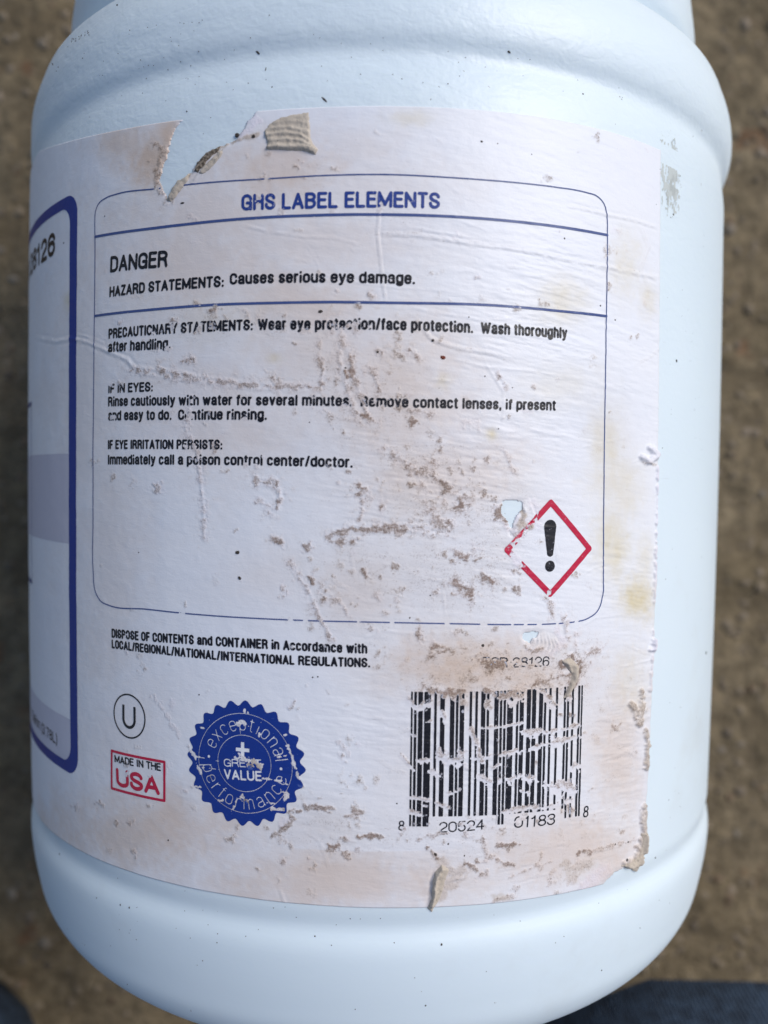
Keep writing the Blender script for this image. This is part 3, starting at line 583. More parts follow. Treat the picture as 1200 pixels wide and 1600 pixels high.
# condensed monoline lettering: every glyph is a set of pen paths in a unit box (x 0..1 of its width, y 0..1 of cap height)
def qa(cx, cy, rx, ry, a0, a1, n=9):
    return [(cx + rx * math.cos(math.radians(a0 + (a1 - a0) * i / n)), cy + ry * math.sin(math.radians(a0 + (a1 - a0) * i / n))) for i in range(n + 1)]
XH, CR, LR = 0.78, 0.27, 0.22
GL = {
 'A': (.60, [[(0, 0), (.5, 1), (1, 0)], [(.17, .30), (.83, .30)]]),
 'B': (.56, [[(0, 0), (0, 1), (.5, 1)] + qa(.5, .77, .48, .23, 90, -90) + [(0, .54)], [(.5, .54)] + qa(.5, .27, .5, .27, 90, -90) + [(0, 0)]]),
 'C': (.56, [qa(.5, .73, .5, .27, -4, 180) + qa(.5, .27, .5, .27, 180, 364)]),
 'D': (.57, [[(0, 0), (0, 1), (.45, 1)] + qa(.45, .70, .55, .30, 90, 0) + qa(.45, .30, .55, .30, 0, -90) + [(0, 0)]]),
 'E': (.50, [[(1, 1), (0, 1), (0, 0), (1, 0)], [(0, .53), (.88, .53)]]),
 'F': (.48, [[(1, 1), (0, 1), (0, 0)], [(0, .50), (.85, .50)]]),
 'G': (.58, [[(1, .70)] + qa(.5, .72, .5, .28, 0, 180) + qa(.5, .28, .5, .28, 180, 340) + [(1, .45), (.55, .45)], [(1, .45), (1, 0)]]),
 'H': (.57, [[(0, 0), (0, 1)], [(1, 0), (1, 1)], [(0, .53), (1, .53)]]),
 'I': (.20, [[(.5, 0), (.5, 1)]]),
 'L': (.47, [[(0, 1), (0, 0), (1, 0)]]),
 'M': (.72, [[(0, 0), (0, 1), (.5, .12), (1, 1), (1, 0)]]),
 'N': (.58, [[(0, 0), (0, 1), (1, 0), (1, 1)]]),
 'O': (.57, [qa(.5, .72, .5, .28, 0, 180) + qa(.5, .28, .5, .28, 180, 360) + [(1, .72)]]),
 'P': (.53, [[(0, 0), (0, 1), (.5, 1)] + qa(.5, .73, .5, .27, 90, -90) + [(0, .46)]]),
 'R': (.57, [[(0, 0), (0, 1), (.5, 1)] + qa(.5, .76, .48, .24, 90, -90) + [(0, .52)], [(.5, .52), (.86, .42), (.92, .2), (1, 0)]]),
 'S': (.55, [qa(.5, .755, .48, .245, 5, 180) + [(.06, .66), (.3, .54), (.7, .45), (.96, .34)] + qa(.5, .255, .5, .255, 0, -180) + [(0, .30)]]),
 'T': (.52, [[(0, 1), (1, 1)], [(.5, 1), (.5, 0)]]),
 'U': (.57, [[(0, 1), (0, .28)] + qa(.5, .28, .5, .28, 180, 360) + [(1, 1)]]),
 'V': (.57, [[(0, 1), (.5, 0), (1, 1)]]),
 'W': (.82, [[(0, 1), (.25, 0), (.5, .95), (.75, 0), (1, 1)]]),
 'Y': (.57, [[(0, 1), (.5, .42), (1, 1)], [(.5, .42), (.5, 0)]]),
 'Z': (.50, [[(0, 1), (1, 1), (0, 0), (1, 0)]]),
 'a': (.50, [qa(.5, XH - .19, .46, .19, 170, 0) + [(.96, .12), (1.02, 0)], [(.96, .42), (.5, .38)] + qa(.45, .19, .45, .19, 100, 270) + [(.7, .02), (.96, .16)]]),
 'c': (.48, [qa(.5, XH - LR, .5, LR, 20, 180) + qa(.5, LR, .5, LR, 180, 340)]),
 'd': (.51, [[(1, 1), (1, 0)], qa(.5, XH - LR, .5, LR, 0, 180) + qa(.5, LR, .5, LR, 180, 360)]),
 'e': (.50, [[(0, .41), (1, .41), (1, XH - LR)] + qa(.5, XH - LR, .5, LR, 0, 180) + qa(.5, LR, .5, LR, 180, 338)]),
 'f': (.32, [[(1, 1), (.78, 1)] + qa(.80, .84, .42, .16, 90, 180) + [(.38, 0)], [(0, XH), (1, XH)]]),
 'g': (.51, [[(1, XH), (1, -.06)] + qa(.5, -.06, .5, .19, 0, -165), qa(.5, XH - LR, .5, LR, 0, 180) + qa(.5, LR + .04, .5, LR, 180, 360)]),
 'h': (.50, [[(0, 1), (0, 0)], [(0, .45)] + qa(.5, XH - LR, .5, LR, 180, 0) + [(1, 0)]]),
 'i': (.19, [[(.5, 0), (.5, .63)], [(.5, 1.0), (.5, 1.02)]]),
 'l': (.19, [[(.5, 0), (.5, 1)]]),
 'm': (.76, [[(0, 0), (0, XH)], [(0, .45)] + qa(.25, XH - .17, .25, .17, 180, 0) + [(.5, 0)], [(.5, .45)] + qa(.75, XH - .17, .25, .17, 180, 0) + [(1, 0)]]),
 'n': (.50, [[(0, 0), (0, XH)], [(0, .45)] + qa(.5, XH - LR, .5, LR, 180, 0) + [(1, 0)]]),
 'o': (.51, [qa(.5, XH - LR, .5, LR, 0, 180) + qa(.5, LR, .5, LR, 180, 360) + [(1, XH - LR)]]),
 'p': (.51, [[(0, XH), (0, -.26)], qa(.5, XH - LR, .5, LR, 180, 0) + qa(.5, LR, .5, LR, 0, -180)]),
 'r': (.33, [[(0, 0), (0, XH)], [(0, .42)] + qa(.8, .42, .8, XH - .42, 180, 100) + [(1, XH)]]),
 's': (.46, [qa(.5, XH - .17, .47, .17, 10, 180) + [(.1, .48), (.9, .28)] + qa(.5, .175, .49, .175, 0, -175)]),
 't': (.32, [[(.40, .95), (.40, .16)] + qa(.8, .16, .4, .16, 180, 270) + [(1, 0)], [(0, XH), (1, XH)]]),
 'u': (.50, [[(1, XH), (1, 0)], [(0, XH), (0, LR)] + qa(.5, LR, .5, LR, 180, 360)]),
 'v': (.48, [[(0, XH), (.5, 0), (1, XH)]]),
 'w': (.70, [[(0, XH), (.25, 0), (.5, XH * .93), (.75, 0), (1, XH)]]),
 'x': (.47, [[(0, XH), (1, 0)], [(0, 0), (1, XH)]]),
 'y': (.49, [[(0, XH), (.5, .02)], [(1, XH), (.5, .02), (.35, -.20), (.05, -.24)]]),
 '0': (.53, [qa(.5, .70, .5, .30, 0, 180) + qa(.5, .30, .5, .30, 180, 360) + [(1, .70)]]),
 '1': (.38, [[(0, .76), (.35, .82), (.62, 1), (.62, 0)]]),
 '2': (.53, [qa(.5, .72, .48, .28, 175, 0) + [(.94, .55), (.3, .25), (.02, 0), (1, 0)]]),
 '3': (.53, [qa(.48, .76, .46, .24, 170, -80) + [(.36, .53)], [(.5, .53)] + qa(.48, .265, .50, .265, 85, -172)]),
 '4': (.54, [[(.75, 0), (.75, 1), (0, .28), (1, .28)]]),
 '5': (.53, [[(.92, 1), (.15, 1), (.06, .50), (.2, .58)] + qa(.5, .32, .48, .32, 110, -165)]),
 '6': (.53, [[(.96, .76)] + qa(.5, .72, .46, .28, 20, 180) + [(.0, .35)] + qa(.5, .31, .49, .31, 180, -180)]),
 '7': (.50, [[(0, 1), (1, 1), (.6, .55), (.35, 0)]]),
 '8': (.53, [qa(.5, .76, .43, .24, -90, 270), qa(.5, .265, .5, .265, 90, 450)]),
 '.': (.19, [[(.5, 0), (.5, .02)]]), ',': (.19, [[(.55, .03), (.5, -.02), (.3, -.14)]]), ':': (.19, [[(.5, 0), (.5, .02)], [(.5, .52), (.5, .54)]]),
 '/': (.36, [[(0, -.02), (1, 1.02)]]), '(': (.26, [[(1, 1.05), (.3, .75), (.1, .42), (.3, .1), (1, -.22)]]), ')': (.26, [[(0, 1.05), (.7, .75), (.9, .42), (.7, .1), (0, -.22)]]),
}
def text_bitmap(txt, target, t=0.185, ppe=44, gap=0.10):
    """signed field of a line of text, fitted to `target` cap heights wide; pen width t (cap heights)"""
    ws = [(.23 if c == ' ' else GL[c][0] + t * 0.0) for c in txt]; gp = gap
    nat = sum(ws) + gp * (len(txt) - 1); k = target / nat
    pad = 10; base = int(0.36 * ppe); Wd = int(target * ppe) + 2 * pad + 2; Hh = base + int(1.25 * ppe)
    D = np.full((Hh, Wd), 1.0, np.float32); x = 0.0
    for c, w in zip(txt, ws):
        if c != ' ':
            for pth in GL[c][1]:
                gw = w * k
                pp = [((x + t / 2 + X * max(gw - t, 0.001)) if gw > t * 1.05 else x + gw / 2, t / 2 + Y * (1 - t)) for X, Y in pth]
                q = [(a * ppe + pad, b * ppe + base) for a, b in pp]
                X0 = max(0, int(min(p[0] for p in q) - 9)); X1 = min(Wd, int(max(p[0] for p in q) + 10)); Y0 = max(0, int(min(p[1] for p in q) - 9)); Y1 = min(Hh, int(max(p[1] for p in q) + 10))
                gx_, gy_ = np.meshgrid(np.arange(X0, X1), np.arange(Y0, Y1)); D[Y0:Y1, X0:X1] = np.minimum(D[Y0:Y1, X0:X1], pdist(gx_, gy_, q) / ppe)
        x += (w + gp) * k
    return t / 2 - D, ppe, pad, base
def bil(img, x, y):
    out = np.full(x.shape, -0.5); m = (x >= 0) & (y >= 0) & (x < img.shape[1] - 1) & (y < img.shape[0] - 1)
    xi = x[m].astype(int); yi = y[m].astype(int); fx = x[m] - xi; fy = y[m] - yi
    out[m] = (img[yi, xi] * (1 - fx) + img[yi, xi + 1] * fx) * (1 - fy) + (img[yi + 1, xi] * (1 - fx) + img[yi + 1, xi + 1] * fx) * fy
    return out
def text_field(txt, base_uv, cap_mm, t=0.212, gap=0.05):
    """text fitted along a chart polyline to the span the photograph shows"""
    q = base_uv; tot = np.hypot(*np.diff(q, axis=0).T).sum(); img, ppe, pad, base = text_bitmap(txt, tot / cap_mm, t, gap=gap)
    dx, dy = q[-1] - q[0]; an = math.atan2(dy, dx); ca, sa = math.cos(an), math.sin(an)
    lx = (q[:, 0] - q[0, 0]) * ca + (q[:, 1] - q[0, 1]) * sa; ly = -(q[:, 0] - q[0, 0]) * sa + (q[:, 1] - q[0, 1]) * ca
    def fld(A, B):
        X = (A - q[0, 0]) * ca + (B - q[0, 1]) * sa; Y = -(A - q[0, 0]) * sa + (B - q[0, 1]) * ca
        Y = Y - np.interp(X, lx, ly)
        return bil(img, X / cap_mm * ppe + pad, Y / cap_mm * ppe + base) * cap_mm
    return fld, (q[:, 0].min() - 0.5, q[:, 0].max() + 0.5, q[:, 1].min() - 0.35 * cap_mm, q[:, 1].max() + cap_mm * 1.2)
def cap_at(x, y, cpx):
    a = at(x, y); b = at(x, y - cpx); return abs(b[1] - a[1])
def union(name, items, mat, h=0.085, **kw):
    def fld(A, B):
        o = np.full(A.shape, -9.0)
        for f_, bx in items:
            c = np.flatnonzero((A[0] >= bx[0]) & (A[0] <= bx[1])); r = np.flatnonzero((B[:, 0] >= bx[2]) & (B[:, 0] <= bx[3]))
            if len(c) == 0 or len(r) == 0: continue
            s = (slice(r[0], r[-1] + 1), slice(c[0], c[-1] + 1)); o[s] = np.maximum(o[s], f_(A[s], B[s]))
        return o
    bs = np.array([b for _, b in items]); box = (bs[:, 0].min(), bs[:, 1].max(), bs[:, 2].min(), bs[:, 3].max())
    return contour_mesh(name, fld, box, h, mat, label, **kw)
def T_(txt, pts, cap, **kw): return text_field(txt, ats(pts), cap_at(*pts[len(pts) // 2], cap), **kw)
union('heading_lettering', [T_('GHS LABEL ELEMENTS', [(378, 330), (460, 328), (540, 326), (687, 327.5)], 26, t=0.19)], INK_HEAD)
union('danger_lettering', [T_('DANGER', [(173.5, 426.5), (220, 421.5), (263, 418)], 26, t=0.19)], INK_BLACK)
union('hazard_lettering', [T_('HAZARD STATEMENTS:', [(172.5, 465), (250, 456), (351, 449)], 17.5, t=0.212), T_('Causes serious eye damage.', [(360, 445.5), (440, 443), (540, 443), (648.5, 445)], 18.5, t=0.212)], INK_BLACK)
union('precaution_lettering', [T_('PRECAUTIONARY STATEMENTS:', [(171, 530), (280, 521.5), (396, 516.5)], 17, t=0.212),
      T_('Wear eye protection/face protection.  Wash thoroughly', [(403.5, 516.5), (489, 516), (591, 516), (745, 521.5), (797, 524), (885, 530)], 18.3, t=0.212), T_('after handling.', [(170.5, 551), (220, 548), (268, 545.5)], 17, t=0.212)], INK_BLACK)
union('eye_rinse_lettering', [T_('IF IN EYES:', [(170.5, 615), (240.5, 612)], 15.5, t=0.212), T_('Rinse cautiously with water for several minutes.  Remove contact lenses, if present', [(170.5, 635.5), (290, 633.8), (411, 634), (560, 635.5), (646, 637.5), (760, 640), (867, 642)], 17.3, t=0.212),
      T_('and easy to do.  Continue rinsing.', [(170.5, 657.5), (300, 656.5), (418, 656.5)], 16.8, t=0.212)], INK_BLACK)
union('irritation_lettering', [T_('IF EYE IRRITATION PERSISTS:', [(170, 702), (260, 702), (348.5, 702.5)], 15.3, t=0.212), T_('Immediately call a poison control center/doctor.', [(170, 726), (312, 726.5), (427, 728), (551.5, 731)], 17, t=0.212)], INK_BLACK)
union('disposal_lettering', [T_('DISPOSE OF CONTENTS and CONTAINER in Accordance with', [(176, 996), (316, 1007.5), (430, 1014.5), (574, 1021)], 15.8, t=0.212), T_('LOCAL/REGIONAL/NATIONAL/INTERNATIONAL REGULATIONS.', [(176, 1012.5), (260, 1023), (352, 1032), (471, 1039), (578.5, 1042.5)], 15, t=0.212)], INK_BLACK)
union('code_lettering', [T_('TSR 28126', [(752.5, 1042), (800, 1042.5), (857, 1040.5)], 16, t=0.115)], INK_BLACK)
union('barcode_digits', [T_('8', [(622, 1297), (632, 1297)], 16, t=0.12), T_('20524', [(685.5, 1300), (720, 1298.5), (755.8, 1295)], 16.5, t=0.12), T_('01183', [(802, 1293), (835, 1291), (866, 1287.5)], 18, t=0.12), T_('8', [(909, 1277), (917.5, 1276)], 18, t=0.12)], INK_BLACK)

# ruled frame
fr = [(150, 420), (150, 370), (150, 345), (151, 330), (155, 320), (167, 310), (185, 303.5), (250, 295), (300, 288.5), (420, 280), (510, 275), (600, 273.5), (700, 278), (810, 286.5), (870, 293.5), (915, 301.5), (933, 308), (943, 320), (947, 337), (947.5, 368), (947, 430), (946, 494), (944.5, 600), (943, 700), (942, 800), (941, 900), (940, 932), (933, 953), (915, 967), (895, 971.5), (860, 974.5), (800, 975.5), (700, 974), (600, 972), (475, 969), (300, 959), (230, 951.5), (172, 945.5), (158, 938), (150, 922), (147.5, 895), (147, 800), (147, 700), (148, 600), (149, 494), (150, 420)]
fq = densify(fr, 10); thin = 0.095
rule = lambda pts: densify(pts, 8)
items = [(lines_field([(fq[i:i + 9], thin) for i in range(0, len(fq) - 1, 8)]), bbox(fq)), (lines_field([(rule([(150, 370.5), (250, 356), (375, 343), (480, 337.5), (600, 336), (750, 342), (850, 352), (947.5, 368)]), 0.20)]), None), (lines_field([(rule([(149.5, 494), (240, 484), (340, 476.5), (440, 473.5), (525, 472.5), (600, 473.5), (770, 477.5), (860, 485), (946, 494.5)]), 0.19)]), None)]
bb = bbox(fq); items = [(a, bb) for a, _ in items]
union('ruled_frame', items, INK_NAVY, h=0.11, wscale=0.5)

# barcode: real bars, wide and narrow, from the printed number
Lc = ['0001101', '0011001', '0010011', '0111101', '0100011', '0110001', '0101111', '0111011', '0110111', '0001011']
dig = '820524011838'; bits = '101' + ''.join(Lc[int(c)] for c in dig[:6]) + '01010' + ''.join(''.join('10'[int(b)] for b in Lc[int(c)]) for c in dig[6:]) + '101'
C4 = ats([(641.5, 1080), (910, 1070), (904.5, 1274), (638.5, 1290)])
bits_a = np.array([int(b) for b in bits] + [0, 0])
long_a = np.array([1 if (i < 10 or i >= 85 or 45 <= i < 50) else 0 for i in range(97)])
def bar_field(A, B):
    s = np.full(A.shape, 0.5); t = np.full(A.shape, 0.5); p0, p1, p2, p3 = C4
    for _ in range(4):
        X = (1-s)*(1-t)*p0[0] + s*(1-t)*p1[0] + s*t*p2[0] + (1-s)*t*p3[0]; Y = (1-s)*(1-t)*p0[1] + s*(1-t)*p1[1] + s*t*p2[1] + (1-s)*t*p3[1]
        Xs = (1-t)*(p1[0]-p0[0]) + t*(p2[0]-p3[0]); Ys = (1-t)*(p1[1]-p0[1]) + t*(p2[1]-p3[1]); Xt = (1-s)*(p3[0]-p0[0]) + s*(p2[0]-p1[0]); Yt = (1-s)*(p3[1]-p0[1]) + s*(p2[1]-p1[1])
        D = Xs * Yt - Xt * Ys; ex, ey = A - X, B - Y; s = s + (ex * Yt - ey * Xt) / D; t = t + (Xs * ey - Ys * ex) / D
    m = s * 95; mm = 0.40; mi = np.clip(np.floor(m).astype(int), 0, 94); fr_ = m - mi
    on = bits_a[mi] == 1; l_on = bits_a[np.maximum(mi - 1, 0)] == 1; r_on = bits_a[mi + 1] == 1
    dl = np.where(l_on & (mi > 0), 1.0, fr_); dr = np.where(r_on, 1.0, 1 - fr_)
    din = np.minimum(dl, dr) * mm; dl2 = np.where(l_on & (mi > 0), fr_, 1.0); dr2 = np.where(r_on, 1 - fr_, 1.0)
    f_ = np.where(on, din, -np.minimum(dl2, dr2) * mm) + 0.05
    tb = np.where(long_a[mi] == 1, 1.0, 0.925)
    f_ = np.minimum(f_, (tb - t) * 19); f_ = np.minimum(f_, t * 19)
    return np.where((m < 0) | (m > 95), -1.0, f_)
contour_mesh('barcode_bars', bar_field, bbox(C4), 0.10, INK_BLACK, label, wscale=0.6, seed=5)

# hazard diamond
dm = ats([(859.7, 785), (919.5, 857), (858.5, 928), (791.5, 859)]); dm = np.r_[dm, dm[:1]]
union('hazard_diamond', [(lambda A, B: np.where(True, 0.44 - np.maximum(0, 0) - pdist(A, B, [tuple(p) for p in dm]), 0), bbox(dm, 1))], INK_RED)
e0, e1 = np.array(at(858.7, 823)), np.array(at(858.5, 864)); ed = np.array(at(858.2, 884.4))
def excl(A, B):
    d = e1 - e0; t = np.clip(((A - e0[0]) * d[0] + (B - e0[1]) * d[1]) / (d @ d), 0, 1)
    cap_ = (1.06 + (0.54 - 1.06) * t) - np.hypot((A - e0[0] - t * d[0]), B - e0[1] - t * d[1])
    return np.maximum(cap_, 0.84 - np.hypot(A - ed[0], B - ed[1]))
contour_mesh('exclamation_mark', excl, (e0[0] - 2, e0[0] + 2, ed[1] - 2, e0[1] + 2), 0.09, INK_BLACK, label)

# scalloped blue seal
sc = np.array(at(382, 1192)); sr = abs(at(382, 1192 - 97)[1] - at(382, 1192 + 99)[1]) / 2
def arc_text(txt, r_base, a0, a1, size, outward=True, t=0.060):
    r_mid = r_base + (0.35 if outward else -0.35) * size; tgt = math.radians(abs(a1 - a0)) * r_mid / size
    img, ppe, pad, base = text_bitmap(txt, tgt, t, gap=0.26)
    def fld(A, B):
        x, y = A - sc[0], B - sc[1]; r = np.hypot(x, y); an = np.degrees(np.arctan2(y, x))
        if outward: s = (a0 - an) / (a0 - a1); hgt = r - r_base
        else: an = np.where(an > 90, an - 360, an); s = (an - a0) / (a1 - a0); hgt = r_base - r
        return bil(img, s * tgt * ppe + pad, hgt / size * ppe + base) * size
    return fld
tx1 = arc_text('exceptional', sr * 0.52, 160, 8, sr * 0.215, True); tx2 = arc_text('performance', sr * 0.735, -172, -14, sr * 0.215, False)
gt = text_field('GREAT', ats([(351.4, 1197), (410, 1198.5)]), cap_at(380, 1197, 12.5), t=0.14); vt = text_field('VALUE', ats([(351.4, 1216.5), (410.4, 1220)]), cap_at(380, 1217, 16), t=0.19)
cc = np.array(at(380, 1171)); gl = sr / 98 * 1.0
def seal_field(A, B):
    x, y = A - sc[0], B - sc[1]; r = np.hypot(x, y); an = np.arctan2(y, x)
    f_ = sr * (0.957 + 0.043 * np.cos(24 * an + 0.6)) - r
    cut = np.maximum(tx1(A, B), tx2(A, B))
    cut = np.maximum(cut, np.maximum(gt[0](A, B), vt[0](A, B)))
    ring = np.maximum(0.045 - np.abs(r - sr * 0.79), 0.045 - np.abs(r - sr * 0.448)); cut = np.maximum(cut, ring)
    cx_, cy_ = np.abs(A - cc[0]), np.abs(B - cc[1]); w = 2.9 * gl; l = 11.3 * gl
    cut = np.maximum(cut, np.maximum(np.minimum(w - cx_, l * 1.08 - cy_), np.minimum(w - cy_, l - cx_)))
    for a in (176, -3): cut = np.maximum(cut, 0.22 - np.hypot(x - sr * 0.61 * math.cos(math.radians(a)), y - sr * 0.61 * math.sin(math.radians(a))))
    return np.minimum(f_, -cut)
contour_mesh('scalloped_seal', seal_field, (sc[0] - sr * 1.02, sc[0] + sr * 1.02, sc[1] - sr * 1.02, sc[1] + sr * 1.02), 0.075, INK_BLUE, label, wscale=0.4, seed=2)

# circled letter, origin stamp
uc = np.array(at(203, 1118.5)); ur = abs(at(203, 1085)[1] - at(203, 1152)[1]) / 2
def circ_u(A, B):
    x, y = A - uc[0], B - uc[1]; ring = 0.125 - np.abs(np.hypot(x, y) - ur)
    w = ur * 0.36; top_ = ur * 0.50; yb = -ur * 0.16
    arm = np.where(y > yb, np.abs(np.abs(x) - w), np.abs(np.hypot(x, y - yb) - w)); arm = np.where(y > top_, 9, arm)
    return np.maximum(ring, 0.235 - arm)
contour_mesh('circled_letter', circ_u, (uc[0] - ur - 0.6, uc[0] + ur + 0.6, uc[1] - ur - 0.6, uc[1] + ur + 0.6), 0.085, INK_BLACK, label)
bx = ats([(176, 1172.5), (258.2, 1190), (258, 1250.5), (176, 1231)]); bx = np.r_[bx, bx[:1]]
union('origin_stamp', [(lambda A, B: 0.21 - pdist(A, B, [tuple(p) for p in bx]), bbox(bx)), T_('USA', [(183.8, 1227.5), (215, 1235), (251, 1242)], 29, t=0.21)], INK_RED)
union('origin_lettering', [T_('MADE IN THE', [(180.8, 1190.5), (215, 1197.5), (253, 1204.5)], 12, t=0.19)], INK_BLACK)

# blue-edged front panel going round the left side
uo, ui = at(120.5, 700)[0], at(109.3, 700)[0]; vto, vti = at(108, 307)[1], at(97, 330)[1]; vbo, vbi = at(113, 1209)[1], at(101, 1186)[1]
def rrect(A, B, u1, v1, v0, r):
    dx = A - (u1 - r); dy = np.maximum(B - (v1 - r), (v0 + r) - B)
    return r - (np.hypot(np.maximum(dx, 0), np.maximum(dy, 0)) + np.minimum(np.maximum(dx, dy), 0))
panel = lambda A, B: np.minimum(rrect(A, B, uo, vto, vbo, 3.4), -rrect(A, B, ui, vti, vbi, 3.0))
contour_mesh('panel_border', panel, (-102, uo + 1, vbo - 1, vto + 1), 0.16, INK_BLUE, label, wscale=0.3)
ub, vb1, vb0 = ui - 0.05, at(100, 709)[1], at(100, 848)[1]
contour_mesh('panel_band', lambda A, B: np.minimum(np.minimum(ub - A, vb1 - B), B - vb0), (-102, ub + 0.3, vb0 - 0.5, vb1 + 0.5), 0.22, INK_LAV, label, off=0.03, wscale=0.0)
vc1 = at(100, 1118)[1]
contour_mesh('panel_foot_tint', lambda A, B: np.minimum(rrect(A, B, ui - 0.05, vti, vbi + 0.05, 3.0), vc1 - B), (-102, ub + 0.3, vbi - 0.5, vc1 + 0.5), 0.22, INK_LAV2, label, off=0.03, wscale=0.0)
ul = at(49.0, 780)[0] + 1.6; ly1, ly0 = at(52, 630)[1], at(58, 914)[1]
pl = np.array([(-100, ly1), (ul, ly1), (ul, ly0), (-100, ly0)])
union('panel_thin_line', [(lines_field([(pl[:2], 0.42), (pl[1:3], 0.2), (pl[2:], 0.42)]), bbox(pl))], INK_NAVY, h=0.13, wscale=0.3)
eq = at(88, 398.5); cw = (eq[0] - at(66.8, 404)[0]) / 2.0; ctop = cap_at(83, 399, 37)
st = np.array([(eq[0] - cw * 9.1, eq[1]), (eq[0] - cw * 4, eq[1]), (eq[0], eq[1])])
union('panel_code_lettering', [text_field('TSR 28126', st, ctop, t=0.19)], INK_BLACK)
eq = at(91.5, 1160); sq = at(67.5, 1150); wd = eq[0] - sq[0]; st = np.array([(eq[0] - wd * 2.35, (eq[1] + sq[1]) / 2 + 0.1), (eq[0] - wd * 1.2, (eq[1] + sq[1]) / 2 + 0.1), (eq[0], (eq[1] + sq[1]) / 2 + 0.1)])
union('panel_volume_lettering', [text_field('1 Gallon (3.78L)', st, cap_at(80, 1155, 17), t=0.16)], INK_BLACK)

DARKLIP = NT('grimy_torn_lip'); DARKLIP = DARKLIP.set(Base_Color=DARKLIP.mix(DARKLIP.ramp(DARKLIP.noise(2600, 4, 0.7, DARKLIP.coord()), 0.4, 0.62), (0.075, 0.060, 0.045), (0.30, 0.25, 0.20)), Roughness=0.95)
# ---- peeled flap and curled tears: thick folded paper standing off the label
def flap(name, poly, thick, ridges, mat=FLAP, nz=0.25, h=0.12):
    q = ats(poly); ql = [tuple(p) for p in q]
    fld = lambda A, B: psd(A, B, ql) + (fbm(A * 2.5, B * 2.5, 5, 3) - 0.5) * nz
    def off(A, B):
        d = np.maximum(fld(A, B), 0); e = np.sqrt(np.clip(d / 0.35, 0, 1)); z = 0.75 * thick * e
        for rp, w, amp in ridges:
            dd_ = pdist(A, B, [tuple(p) for p in ats(rp)]) + (fbm(A * 1.1, B * 1.1, 31, 3) - 0.5) * 0.45; z = z + 0.62 * amp * np.exp(-(dd_ / w)**2) * e
        return z - 0.12 + (fbm(A * 3, B * 3, 15, 3) - 0.5) * 0.10
    return contour_mesh(name, fld, bbox(q, 0.5), h, mat, label, off=0.05, worn=False, offf=off)
flap('peeled_flap', [(423, 193), (440, 184), (455, 180), (470, 178), (483, 175.5), (485, 195), (487, 221), (497, 234), (493.5, 243), (474, 237), (450, 236), (415.5, 234.5), (418, 225), (413, 205)], 0.26,
     [([(416, 232), (450, 231), (475, 231), (493, 238)], 0.42, 0.55), ([(418, 221), (450, 219), (470, 221), (486, 229)], 0.30, 0.38), ([(418, 212), (445, 209), (470, 212), (484, 221)], 0.28, 0.36), ([(420, 203), (450, 200), (484, 208)], 0.28, 0.26), ([(430, 193), (460, 190), (484, 195)], 0.3, 0.14), ([(415, 206), (417, 232)], 0.4, 0.25)])
flap('torn_curl', [(262, 313), (270, 295), (278, 283), (292, 276), (298, 270), (294, 284), (284, 296), (276, 308), (268, 316)], 0.35, [([(268, 308), (282, 290), (295, 274)], 0.3, 0.35)])
flap('torn_curl', [(303, 268), (310, 254), (320, 242), (333, 234), (345, 229), (341, 238), (330, 248), (318, 261), (309, 271)], 0.30, [([(308, 266), (320, 250), (338, 234)], 0.3, 0.5)], mat=DARKLIP, nz=0.5)
flap('torn_curl', [(310, 272), (318, 260), (331, 247), (343, 236), (352, 232), (346, 246), (334, 260), (318, 273)], 0.16, [([(314, 271), (328, 256), (344, 240)], 0.22, 0.32), ([(318, 273), (334, 258), (348, 240)], 0.18, 0.3)])
flap('torn_curl', [(668, 1418), (674, 1400), (675, 1378), (679, 1362), (690, 1350), (702, 1358), (696, 1372), (692, 1390), (684, 1408), (674, 1424)], 0.3, [([(673, 1412), (679, 1392), (680, 1372), (689, 1356)], 0.45, 0.9)])
flap('torn_curl', [(966, 1352), (980, 1346), (992, 1336), (998, 1318), (999, 1300), (1008, 1300), (1008, 1325), (1002, 1345), (994, 1362), (980, 1356)], 0.3, [([(975, 1354), (994, 1350), (1002, 1328), (1004, 1302)], 0.4, 0.8)])
flap('torn_curl', [(876, 1032), (890, 1026), (904, 1040), (902, 1062), (888, 1088), (878, 1092), (888, 1070), (892, 1052), (884, 1044)], 0.25, [([(880, 1034), (896, 1040), (898, 1062), (884, 1084)], 0.45, 0.5), ([(884, 1036), (890, 1050)], 0.25, 0.4)])

SMUDGE = NT('grey_green_smudge'); SMUDGE = SMUDGE.set(Base_Color=(0.52, 0.56, 0.55), Roughness=0.8)
def smudge(x, y, rx, ry, dens, h=0.16):
    c_ = np.array(at(x, y)); a_, b_ = abs(at(x + rx, y)[0] - at(x - rx, y)[0]) / 2, abs(at(x, y + ry)[1] - at(x, y - ry)[1]) / 2
    def fld(A, B):
        d = np.hypot((A - c_[0]) / a_, (B - c_[1]) / b_)
        return (fbm(A * 1.9, B * 1.1, int(x), 4, 0.65) - 0.5 - (0.5 - dens) * 0.3 - 0.16 * d * d) * 0.5
    contour_mesh('grime_smudge', fld, (c_[0] - 2 * a_, c_[0] + 2 * a_, c_[1] - 2 * b_, c_[1] + 2 * b_), h, SMUDGE, jug, worn=False, flat=0.02)
smudge(1045, 268, 14, 48, 0.80, 0.12); smudge(1052, 300, 10, 36, 0.6, 0.12)
